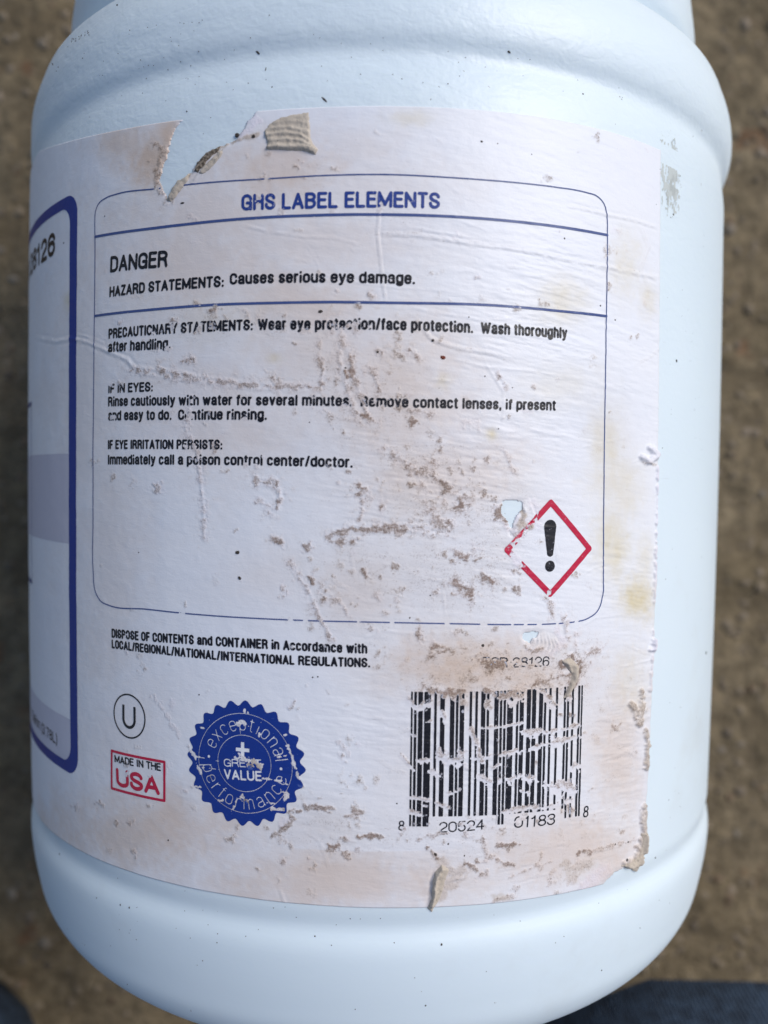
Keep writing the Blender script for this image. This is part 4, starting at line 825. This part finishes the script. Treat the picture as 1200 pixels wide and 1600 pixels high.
# ------------------------------------------------------------------ dirt flecks stuck to the plastic and label
def mat_simple(name, color, rough=0.9, var=0.3, scale=600):
    t = NT(name); c = t.coord(); n = t.noise(scale, 3, 0.6, c)
    return t.set(Base_Color=t.mix(n, tuple(a * (1 - var) for a in color), tuple(a * (1 + var) for a in color)), Roughness=rough)
DIRT = mat_simple('dark_dirt', (0.045, 0.036, 0.030)); CHIP = mat_simple('rusty_chip', (0.16, 0.035, 0.018))
def body_wall(v):                # true profile radius at v
    vv = PR[:, 1]; m = (vv > -80) & (vv < 74); o = np.argsort(vv[m]); return np.interp(v, vv[m][o], PR[m, 0][o])
def surf_at(x, y):
    """photo pixel -> chart point on the real profile (the rings included)"""
    u, v = at(x, y)
    v_ = M.T @ np.array([(x - 600) / FPX, (y - 800) / FPX, 1.0]); r = 1.0
    for _ in range(12):
        a = v_[0]**2 + v_[2]**2; b = -2 * v_[2] * DAX; c = DAX**2 - r * r
        s = (-b - math.sqrt(max(0, b * b - 4 * a * c))) / (2 * a); yy = s * v_[1]; r = 0.5 * r + 0.5 * float(body_wall(-yy * R0)) / R0
    return math.atan2(s * v_[0], DAX - s * v_[2]), -yy * R0, r * R0
fv, ff = [], []; frnd = random.Random(3)
def fleck(x, y, w, l, an, lift=0.0, tgt=None):
    V_, F_ = tgt if tgt else (fv, ff)
    th, v, r = surf_at(x, y); px_mm = 0.093
    hb = (float(sample(L['h'], np.array([th * R0]), np.array([v]))[0]) + LIFT) if lift else 0.0
    base_i = len(V_); n = 7; ca, sa = math.cos(an), math.sin(an)
    for ring, (k, z) in enumerate(((1.0, -0.03), (0.62, 0.5))):
        for i in range(n):
            a = 2 * math.pi * i / n; rr = k * (0.75 + 0.5 * frnd.random()); ex = math.cos(a) * l * rr * px_mm; ey = math.sin(a) * w * rr * px_mm
            du = ex * ca - ey * sa; dv = -(ex * sa + ey * ca); hgt = hb + z * min(w, l) * px_mm * 0.9
            t2 = th + du / r; rr2 = r + hgt; V_.append((rr2 * math.sin(t2) / 1000, (v + dv) / 1000, rr2 * math.cos(t2) / 1000))
    for i in range(n):
        j = (i + 1) % n; F_.append((base_i + i, base_i + j, base_i + n + j)); F_.append((base_i + i, base_i + n + j, base_i + n + i))
    for i in range(1, n - 1): F_.append((base_i + n, base_i + n + i, base_i + n + i + 1))
for q in [(403, 82, 1.8, 5, 0.7), (507, 156, 1.5, 6, 0.8), (415, 109, 0.8, 4, 1.8), (183, 8, 1.6, 2, 0), (82, 100, 1.6, 3.2, 0.8), (91, 105, 1.3, 1.3, 0), (88, 111, 1.3, 1.6, 1), (129, 91, 1.1, 1.2, 0), (795, 81, 2, 3.5, 0.5), (1010, 57, 2, 2, 0), (919, 66, 1.5, 2, 0),
          (828, 93, 0.8, 1.0, 0), (950, 100, 0.8, 0.8, 0), (911, 147, 1.4, 1.4, 0), (718, 119, .8, .8, 0), (700, 131, 1.1, 1.1, 0), (425, 136, 1.2, 1.2, 0), (292, 174, 1.5, 1.5, 0), (388, 130, 1, 1, 0), (1057, 164, 1.4, 1.6, 0), (1063, 275, 1.2, 1.2, 0),
          (1052, 335, 1.6, 1.8, 0), (1048, 340, 1, 1, 0), (1057, 564, 2.2, 2.8, 1.4), (1103, 1020, 2.5, 4, 1.5), (1035, 700, 0.9, 0.9, 0), (1024, 1340, 1.6, 1.8, 0), (690, 1476, 2, 2, 0), (616, 1473, 1, 1, 0), (665, 1571, 1.5, 1.5, 0), (940, 1516, 1.5, 1.5, 0), (188, 1414, 1.4, 2, 1.4),
          (202, 1418, 1.6, 2, 1.4), (151, 1403, 1.3, 1.5, 0), (93, 1335, 1.2, 4, 1.7), (262, 1373, 1.8, 2.2, 1.3), (174, 1344, 1.5, 4, 1.9), (339, 1473, 1, 1, 0), (340, 1459, 1, 1, 0), (325, 1445, .8, .8, 0), (492, 1463, 1.2, 1.3, 0), (518, 1477, 1, 1, 0), (384, 1463, 1, 1, 0),
          (308, 1508, .9, .9, 0), (199, 1538, 1.1, 1.1, 0), (760, 1518, .8, .8, 0), (648, 1528, .8, .8, 0), (555, 1577, 1, 1, 0), (868, 1473, .8, .8, 0), (1000, 1450, 1, 1.3, 0), (980, 1390, .7, .7, 0), (1045, 1250, 1, 1, 0), (1063, 1105, .8, .8, 0), (1040, 905, .8, .8, 0), (1085, 640, .8, .8, 0)]:
    fleck(*q)
for _ in range(110):
    fleck(frnd.choice([frnd.gauss(230, 60), frnd.uniform(100, 1080)]), frnd.uniform(1370, 1480) if frnd.random() < .4 else frnd.uniform(20, 160), frnd.uniform(.5, .9), frnd.uniform(.5, 1.2), frnd.uniform(0, 3))
for _ in range(60): fleck(frnd.uniform(300, 1130), frnd.uniform(20, 330), frnd.uniform(.5, .8), frnd.uniform(.5, 1.1), frnd.uniform(0, 3)) if frnd.random() < .5 else fleck(frnd.uniform(1040, 1100), frnd.uniform(300, 1400), frnd.uniform(.4, .7), frnd.uniform(.5, .9), 0)
for _ in range(40): fleck(870 + frnd.gauss(20, 50), 8 + abs(frnd.gauss(0, 14)) + 0, frnd.uniform(.5, 1.3), frnd.uniform(.6, 2), 0.4)
for _ in range(24):
    t_ = frnd.random(); fleck(104 + 34 * t_ + frnd.gauss(0, 2), 70 - 20 * t_ + frnd.gauss(0, 2.4), frnd.uniform(.5, 1.1), frnd.uniform(.6, 2), -0.6)
lab = [(372, 863, 3.4, 4, 0), (375, 903, 2.6, 3, 1), (501, 487, 3, 3.6, 0), (676, 532, 2.4, 2.6, 0), (590, 550, 2, 2.4, 0), (218, 863, 1.2, 1.3, 0), (286, 318, 1.8, 4.5, 0), (371, 212, 3.5, 4, 0), (397, 214, 3, 3.5, 0), (752, 222, 1.8, 2, 0), (777, 225, 1, 1, 0), (830, 242, 1, 1, 0), (754, 1008, 2.6, 2.6, 0),
       (881, 373, 1.6, 1.6, 0), (778, 670, 1.2, 1.2, 0), (757, 588, 1.2, 1.2, 0), (800, 606, 1, 1, 0), (732, 496, 1.2, 1.2, 0), (937, 478, 1.5, 1.5, 0), (960, 500, 1.6, 1.6, 0), (101, 380, 1.6, 1.6, 0), (165, 338, 1.2, 1.2, 0), (484, 660, 1, 1, 0), (700, 1318, 1.6, 1.6, 0), (680, 1334, 2.2, 3, 0.8), (978, 1343, 2.4, 3, 1.4),
       (725, 1336, 1.4, 1.4, 0), (980, 1315, 1.6, 2, 0), (960, 1318, 1.4, 1.4, 0), (264, 1312, 1.5, 1.5, 0), (620, 1255, 1.4, 1.4, 0), (312, 1085, 1.4, 1.4, 0), (489, 1058, 1.3, 1.3, 0), (497, 1057, 1.3, 1.3, 0), (640, 965, 1.4, 1.4, 0), (672, 930, 1.2, 1.2, 0), (440, 1186, 1, 1, 0), (1024, 320, .8, .8, 0), (1030, 265, .9, .9, 0),
       (540, 575, 1.5, 2.2, 0), (316, 252, 3, 9, -0.9), (324, 244, 2.6, 7, -0.8), (308, 264, 2.2, 6, -0.9), (335, 236, 2, 4, -0.6)]
for q in lab: fleck(*q, lift=1)
flecks = mesh_obj('dirt_flecks', np.array(fv) + np.array([0, 0, AXZ]), np.array(ff), DIRT, None, False)
tag(flecks, 'small dark dirt flecks scattered over the white jug', 'dirt', kind='stuff')
cv, cf = [], []; fleck(692, 559, 3.6, 4.4, 0.2, 1, (cv, cf)); cv = np.array(cv) + np.array([0, 0, AXZ])
o = mesh_obj('rust_chip', cv, np.array(cf), CHIP, None, False); tag(o, 'tiny reddish brown chip on the label under the precaution text', 'chip')

# ------------------------------------------------------------------ ground: packed dirt and gravel
def mat_ground():
    t = NT('packed_dirt'); c = t.coord(); n1 = t.noise(14, 5, 0.6, c); n2 = t.noise(150, 6, 0.7, c); n3 = t.noise(420, 5, 0.7, c)
    col = t.mix(t.ramp(n1, 0.3, 0.7), (0.215, 0.165, 0.098), (0.315, 0.250, 0.160)); col = t.mix(t.ramp(n2, 0.38, 0.68), t.mix(0.55, col, (0.075, 0.058, 0.038)), col)
    col = t.mix(t.math('MULTIPLY', t.ramp(n3, 0.55, 0.75), 0.5), col, (0.46, 0.38, 0.27))
    rr = t.ramp(t.noise(55, 2, 0.5, c), 0.66, 0.74); col = t.mix(t.math('MULTIPLY', rr, 0.5), col, (0.20, 0.09, 0.045))
    t.link(t.bump(t.math('ADD', n2, t.math('MULTIPLY', n3, 0.35)), 0.8, 0.004), t.b.inputs['Normal'])
    return t.set(Base_Color=col, Roughness=0.95, Specular_IOR_Level=0.2)
GND = mat_ground()
a = np.linspace(-1, 1, 421); gx = np.sign(a) * (np.abs(a) * 0.42 + np.maximum(np.abs(a) - 0.8, 0)**3 * 7000)
X, Y = np.meshgrid(gx, gx); near = np.exp(-(np.hypot(X, Y) / 0.7)**2)
Z = ((fbm(X * 60, Y * 60, 2, 4) - 0.5) * 0.006 + (fbm(X * 260, Y * 260, 6, 3) - 0.5) * 0.0016) * near
under_ = np.exp(-np.maximum(np.abs(X) - 0.03, 0)**2 / 0.02**2) * (np.abs(Y) < 0.14); Z = Z * (1 - 0.8 * under_) - 0.0045
n = len(gx); ix = np.arange(n * n).reshape(n, n)
gr = mesh_obj('ground', np.stack([X, Y, Z], -1).reshape(-1, 3), np.stack([ix[:-1, :-1].ravel(), ix[:-1, 1:].ravel(), ix[1:, 1:].ravel(), ix[1:, :-1].ravel()], -1), GND)
gr['kind'] = 'structure'
def mat_stone():
    t = NT('gravel_stone'); c = t.coord(); g = t.new('ShaderNodeAttribute', attribute_name='tone'); n = t.noise(500, 4, 0.6, c)
    t.link(t.bump(n, 0.4, 0.001), t.b.inputs['Normal'])
    return t.set(Base_Color=t.mix(t.math('MULTIPLY', n, 0.5), g.outputs['Color'], (0.10, 0.08, 0.06)), Roughness=0.9)
bm = bmesh.new(); bmesh.ops.create_icosphere(bm, subdivisions=1, radius=1); iv = np.array([v.co[:] for v in bm.verts]); itf = np.array([[v.index for v in f.verts] for f in bm.faces]); bm.free()
rs = np.random.RandomState(4); NS = 15000
pxy = rs.uniform(-0.34, 0.34, (NS, 2)); sz = 0.0009 + 0.0018 * rs.rand(NS)**2.5
ok = ~((np.abs(pxy[:, 0]) < 0.045) & (np.abs(pxy[:, 1]) < 0.13)); pxy, sz = pxy[ok], sz[ok]; NS = len(sz)
ang = rs.uniform(0, 6.28, NS); scl = np.stack([sz * rs.uniform(.8, 1.4, NS), sz * rs.uniform(.7, 1.1, NS), sz * rs.uniform(.45, .8, NS)], -1)
vv = iv[None] * (1 + 0.22 * (rs.rand(NS, len(iv), 1) - 0.5)) * scl[:, None]
ca, sa = np.cos(ang)[:, None], np.sin(ang)[:, None]; x = vv[..., 0] * ca - vv[..., 1] * sa; y = vv[..., 0] * sa + vv[..., 1] * ca
gz = (fbm(pxy[:, 0] * 60, pxy[:, 1] * 60, 2, 4) - 0.5) * 0.006 - 0.0045
vv = np.stack([x + pxy[:, :1], y + pxy[:, 1:], vv[..., 2] + gz[:, None] - sz[:, None] * 0.30], -1).reshape(-1, 3)
fc = (itf[None] + (np.arange(NS) * len(iv))[:, None, None]).reshape(-1, 3)
STONE = mat_stone(); gv_ = mesh_obj('gravel', vv, fc, STONE, None, True); tag(gv_, 'fine brown and grey gravel lying over the packed dirt', 'gravel', kind='stuff')
pal = np.array([(0.20, 0.165, 0.12), (0.24, 0.20, 0.16), (0.13, 0.11, 0.085), (0.17, 0.10, 0.055), (0.27, 0.25, 0.22), (0.09, 0.08, 0.075)])
tone = 1.15 * (0.5 * np.array([(0.23, 0.175, 0.110)]) + 0.5 * pal)[rs.choice(6, NS, p=[.3, .2, .2, .12, .08, .1])] * rs.uniform(.7, 1.15, (NS, 1)); tone = np.repeat(np.c_[tone, np.ones(NS)], len(iv), 0).astype(np.float32)
gv_.data.color_attributes.new('tone', 'FLOAT_COLOR', 'POINT').data.foreach_set('color', tone.ravel())

# ------------------------------------------------------------------ the kneeling person whose jeans show at the bottom corners
def mat_denim():
    t = NT('blue_denim'); c = t.coord(); n = t.ramp(t.noise(260, 6, 0.75, c), 0.35, 0.65); w = t.new('ShaderNodeTexWave'); w.inputs['Scale'].default_value = 260; w.inputs['Distortion'].default_value = 1.5; w.inputs['Detail'].default_value = 2
    t.link(c, w.inputs[0]); f_ = t.math('MULTIPLY', w.outputs['Fac'], 0.5)
    col = t.mix(n, (0.010, 0.019, 0.038), (0.040, 0.070, 0.120)); col = t.mix(t.math('MULTIPLY', f_, 0.35), col, (0.10, 0.15, 0.22))
    t.link(t.bump(t.math('ADD', w.outputs['Fac'], n), 0.5, 0.001), t.b.inputs['Normal'])
    return t.set(Base_Color=col, Roughness=0.9)
DENIM = mat_denim(); SHIRT = mat_simple('dark_cotton', (0.05, 0.055, 0.065)); SKIN = mat_simple('skin', (0.42, 0.25, 0.18), 0.5, 0.1, 60); HAIR = mat_simple('brown_hair', (0.05, 0.03, 0.02)); SHOE = mat_simple('black_shoe', (0.02, 0.02, 0.022), 0.6)
def skin(name, pts, edges, mat, parent, lev=2):
    me = bpy.data.meshes.new(name); me.from_pydata([p[:3] for p in pts], edges, []); o = link(bpy.data.objects.new(name, me), parent)
    mo = o.modifiers.new('skin', 'SKIN'); mo.use_smooth_shade = True
    sk_ = me.skin_vertices[0].data if me.skin_vertices else None
    if sk_ is None:
        bm = bmesh.new(); bm.from_mesh(me); bm.verts.layers.skin.verify(); bm.to_mesh(me); bm.free(); sk_ = me.skin_vertices[0].data
    for i, p in enumerate(pts): sk_[i].radius = (p[3], p[4] if len(p) > 4 else p[3]); sk_[i].use_root = (i == 0)
    s = o.modifiers.new('sub', 'SUBSURF'); s.levels = s.render_levels = lev
    me.materials.append(mat); return o
person = link(bpy.data.objects.new('person', None)); person.location = (-0.02, -0.55, 0)
tag(person, 'person in dark blue jeans kneeling at the base end of the jug', 'person')
def W(x, y, z, *r): return (x + 0.02, y + 0.55, z, *r)
KR, KL = (0.106, -0.168, 0.062), (-0.176, -0.170, 0.064)
skin('trousers', [W(-0.04, -0.66, 0.22, 0.12, 0.10), W(0.05, -0.62, 0.20, 0.095), W(0.10, -0.42, 0.15, 0.080), W(0.10, -0.245, 0.080, 0.085), W(*KR, 0.092), W(0.10, -0.34, 0.052, 0.052), W(0.12, -0.58, 0.048, 0.046), W(0.105, -0.70, 0.045, 0.042),
     W(-0.13, -0.62, 0.20, 0.095), W(-0.17, -0.42, 0.15, 0.080), W(-0.135, -0.235, 0.085, 0.082), W(*KL, 0.088), W(-0.155, -0.34, 0.052, 0.052), W(-0.20, -0.58, 0.048, 0.046), W(-0.185, -0.70, 0.045, 0.042), W(-0.04, -0.64, 0.34, 0.115, 0.085)],
     [(0, 1), (1, 2), (2, 3), (3, 4), (4, 5), (5, 6), (6, 7), (0, 8), (8, 9), (9, 10), (10, 11), (11, 12), (12, 13), (13, 14), (0, 15)], DENIM, person)
TS = [W(-0.04, -0.63, 0.34, 0.11, 0.08), W(-0.04, -0.58, 0.50, 0.13, 0.09), W(-0.04, -0.50, 0.64, 0.13, 0.09), W(-0.04, -0.46, 0.70, 0.060)]
ARMS = [W(0.13, -0.47, 0.64, 0.05), W(0.20, -0.44, 0.44, 0.042), W(0.17, -0.40, 0.265, 0.034), W(-0.21, -0.47, 0.64, 0.05), W(-0.28, -0.44, 0.44, 0.042), W(-0.23, -0.40, 0.265, 0.034)]
thin_ = lambda p, k: (*p[:3], *[q * k for q in p[3:]])
fing = []; fe = []
body_pts = [thin_(p, 0.85) for p in TS] + [W(-0.04, -0.43, 0.765, 0.055), W(-0.04, -0.40, 0.81, 0.085), W(-0.04, -0.395, 0.875, 0.095), W(-0.04, -0.40, 0.935, 0.05)] + [thin_(p, 0.8) for p in ARMS]
be = [(0, 1), (1, 2), (2, 3), (3, 4), (4, 5), (5, 6), (6, 7), (2, 8), (8, 9), (9, 10), (2, 11), (11, 12), (12, 13)]
for root, hx in ((10, 0.155), (13, -0.215)):             # hands resting on the thighs, five fingers each
    pal_ = len(body_pts); body_pts.append(W(hx, -0.355, 0.235, 0.034, 0.014)); be.append((root, pal_))
    for k in range(4):
        i0 = len(body_pts); fx = hx + (k - 1.5) * 0.020; ln = (0.066, 0.074, 0.070, 0.056)[k]
        body_pts += [W(fx, -0.325, 0.232, 0.010), W(fx, -0.325 + ln * 0.55, 0.214, 0.009), W(fx, -0.325 + ln, 0.190, 0.008)]; be += [(pal_, i0), (i0, i0 + 1), (i0 + 1, i0 + 2)]
    i0 = len(body_pts); sg_ = -1 if hx > 0 else 1; body_pts += [W(hx + sg_ * 0.048, -0.345, 0.224, 0.011), W(hx + sg_ * 0.058, -0.318, 0.210, 0.009)]; be += [(pal_, i0), (i0, i0 + 1)]
skin('body', body_pts, be, SKIN, person)
skin('shirt', TS + ARMS, [(0, 1), (1, 2), (2, 3), (2, 4), (4, 5), (5, 6), (2, 7), (7, 8), (8, 9)], SHIRT, person)
def ball(name, c, r3, mat):
    bm = bmesh.new(); bmesh.ops.create_uvsphere(bm, u_segments=20, v_segments=14, radius=1); me = bpy.data.meshes.new(name)
    for v in bm.verts: v.co = Vector((c[0] + v.co.x * r3[0], c[1] + v.co.y * r3[1], c[2] + v.co.z * r3[2]))
    for f_ in bm.faces: f_.smooth = True
    bm.to_mesh(me); bm.free(); me.materials.append(mat); return link(bpy.data.objects.new(name, me), person)
ball('hair', W(-0.04, -0.425, 0.905), (0.084, 0.088, 0.082), HAIR)
for x in (-0.068, -0.012): ball('eye', W(x, -0.322, 0.872), (0.010, 0.008, 0.007), SHOE)
for x in (0.10, -0.18):
    skin('shoe', [W(x, -0.70, 0.050, 0.042), W(x, -0.78, 0.045, 0.045, 0.038), W(x, -0.80, 0.10, 0.034)], [(0, 1), (1, 2)], SHOE, person)
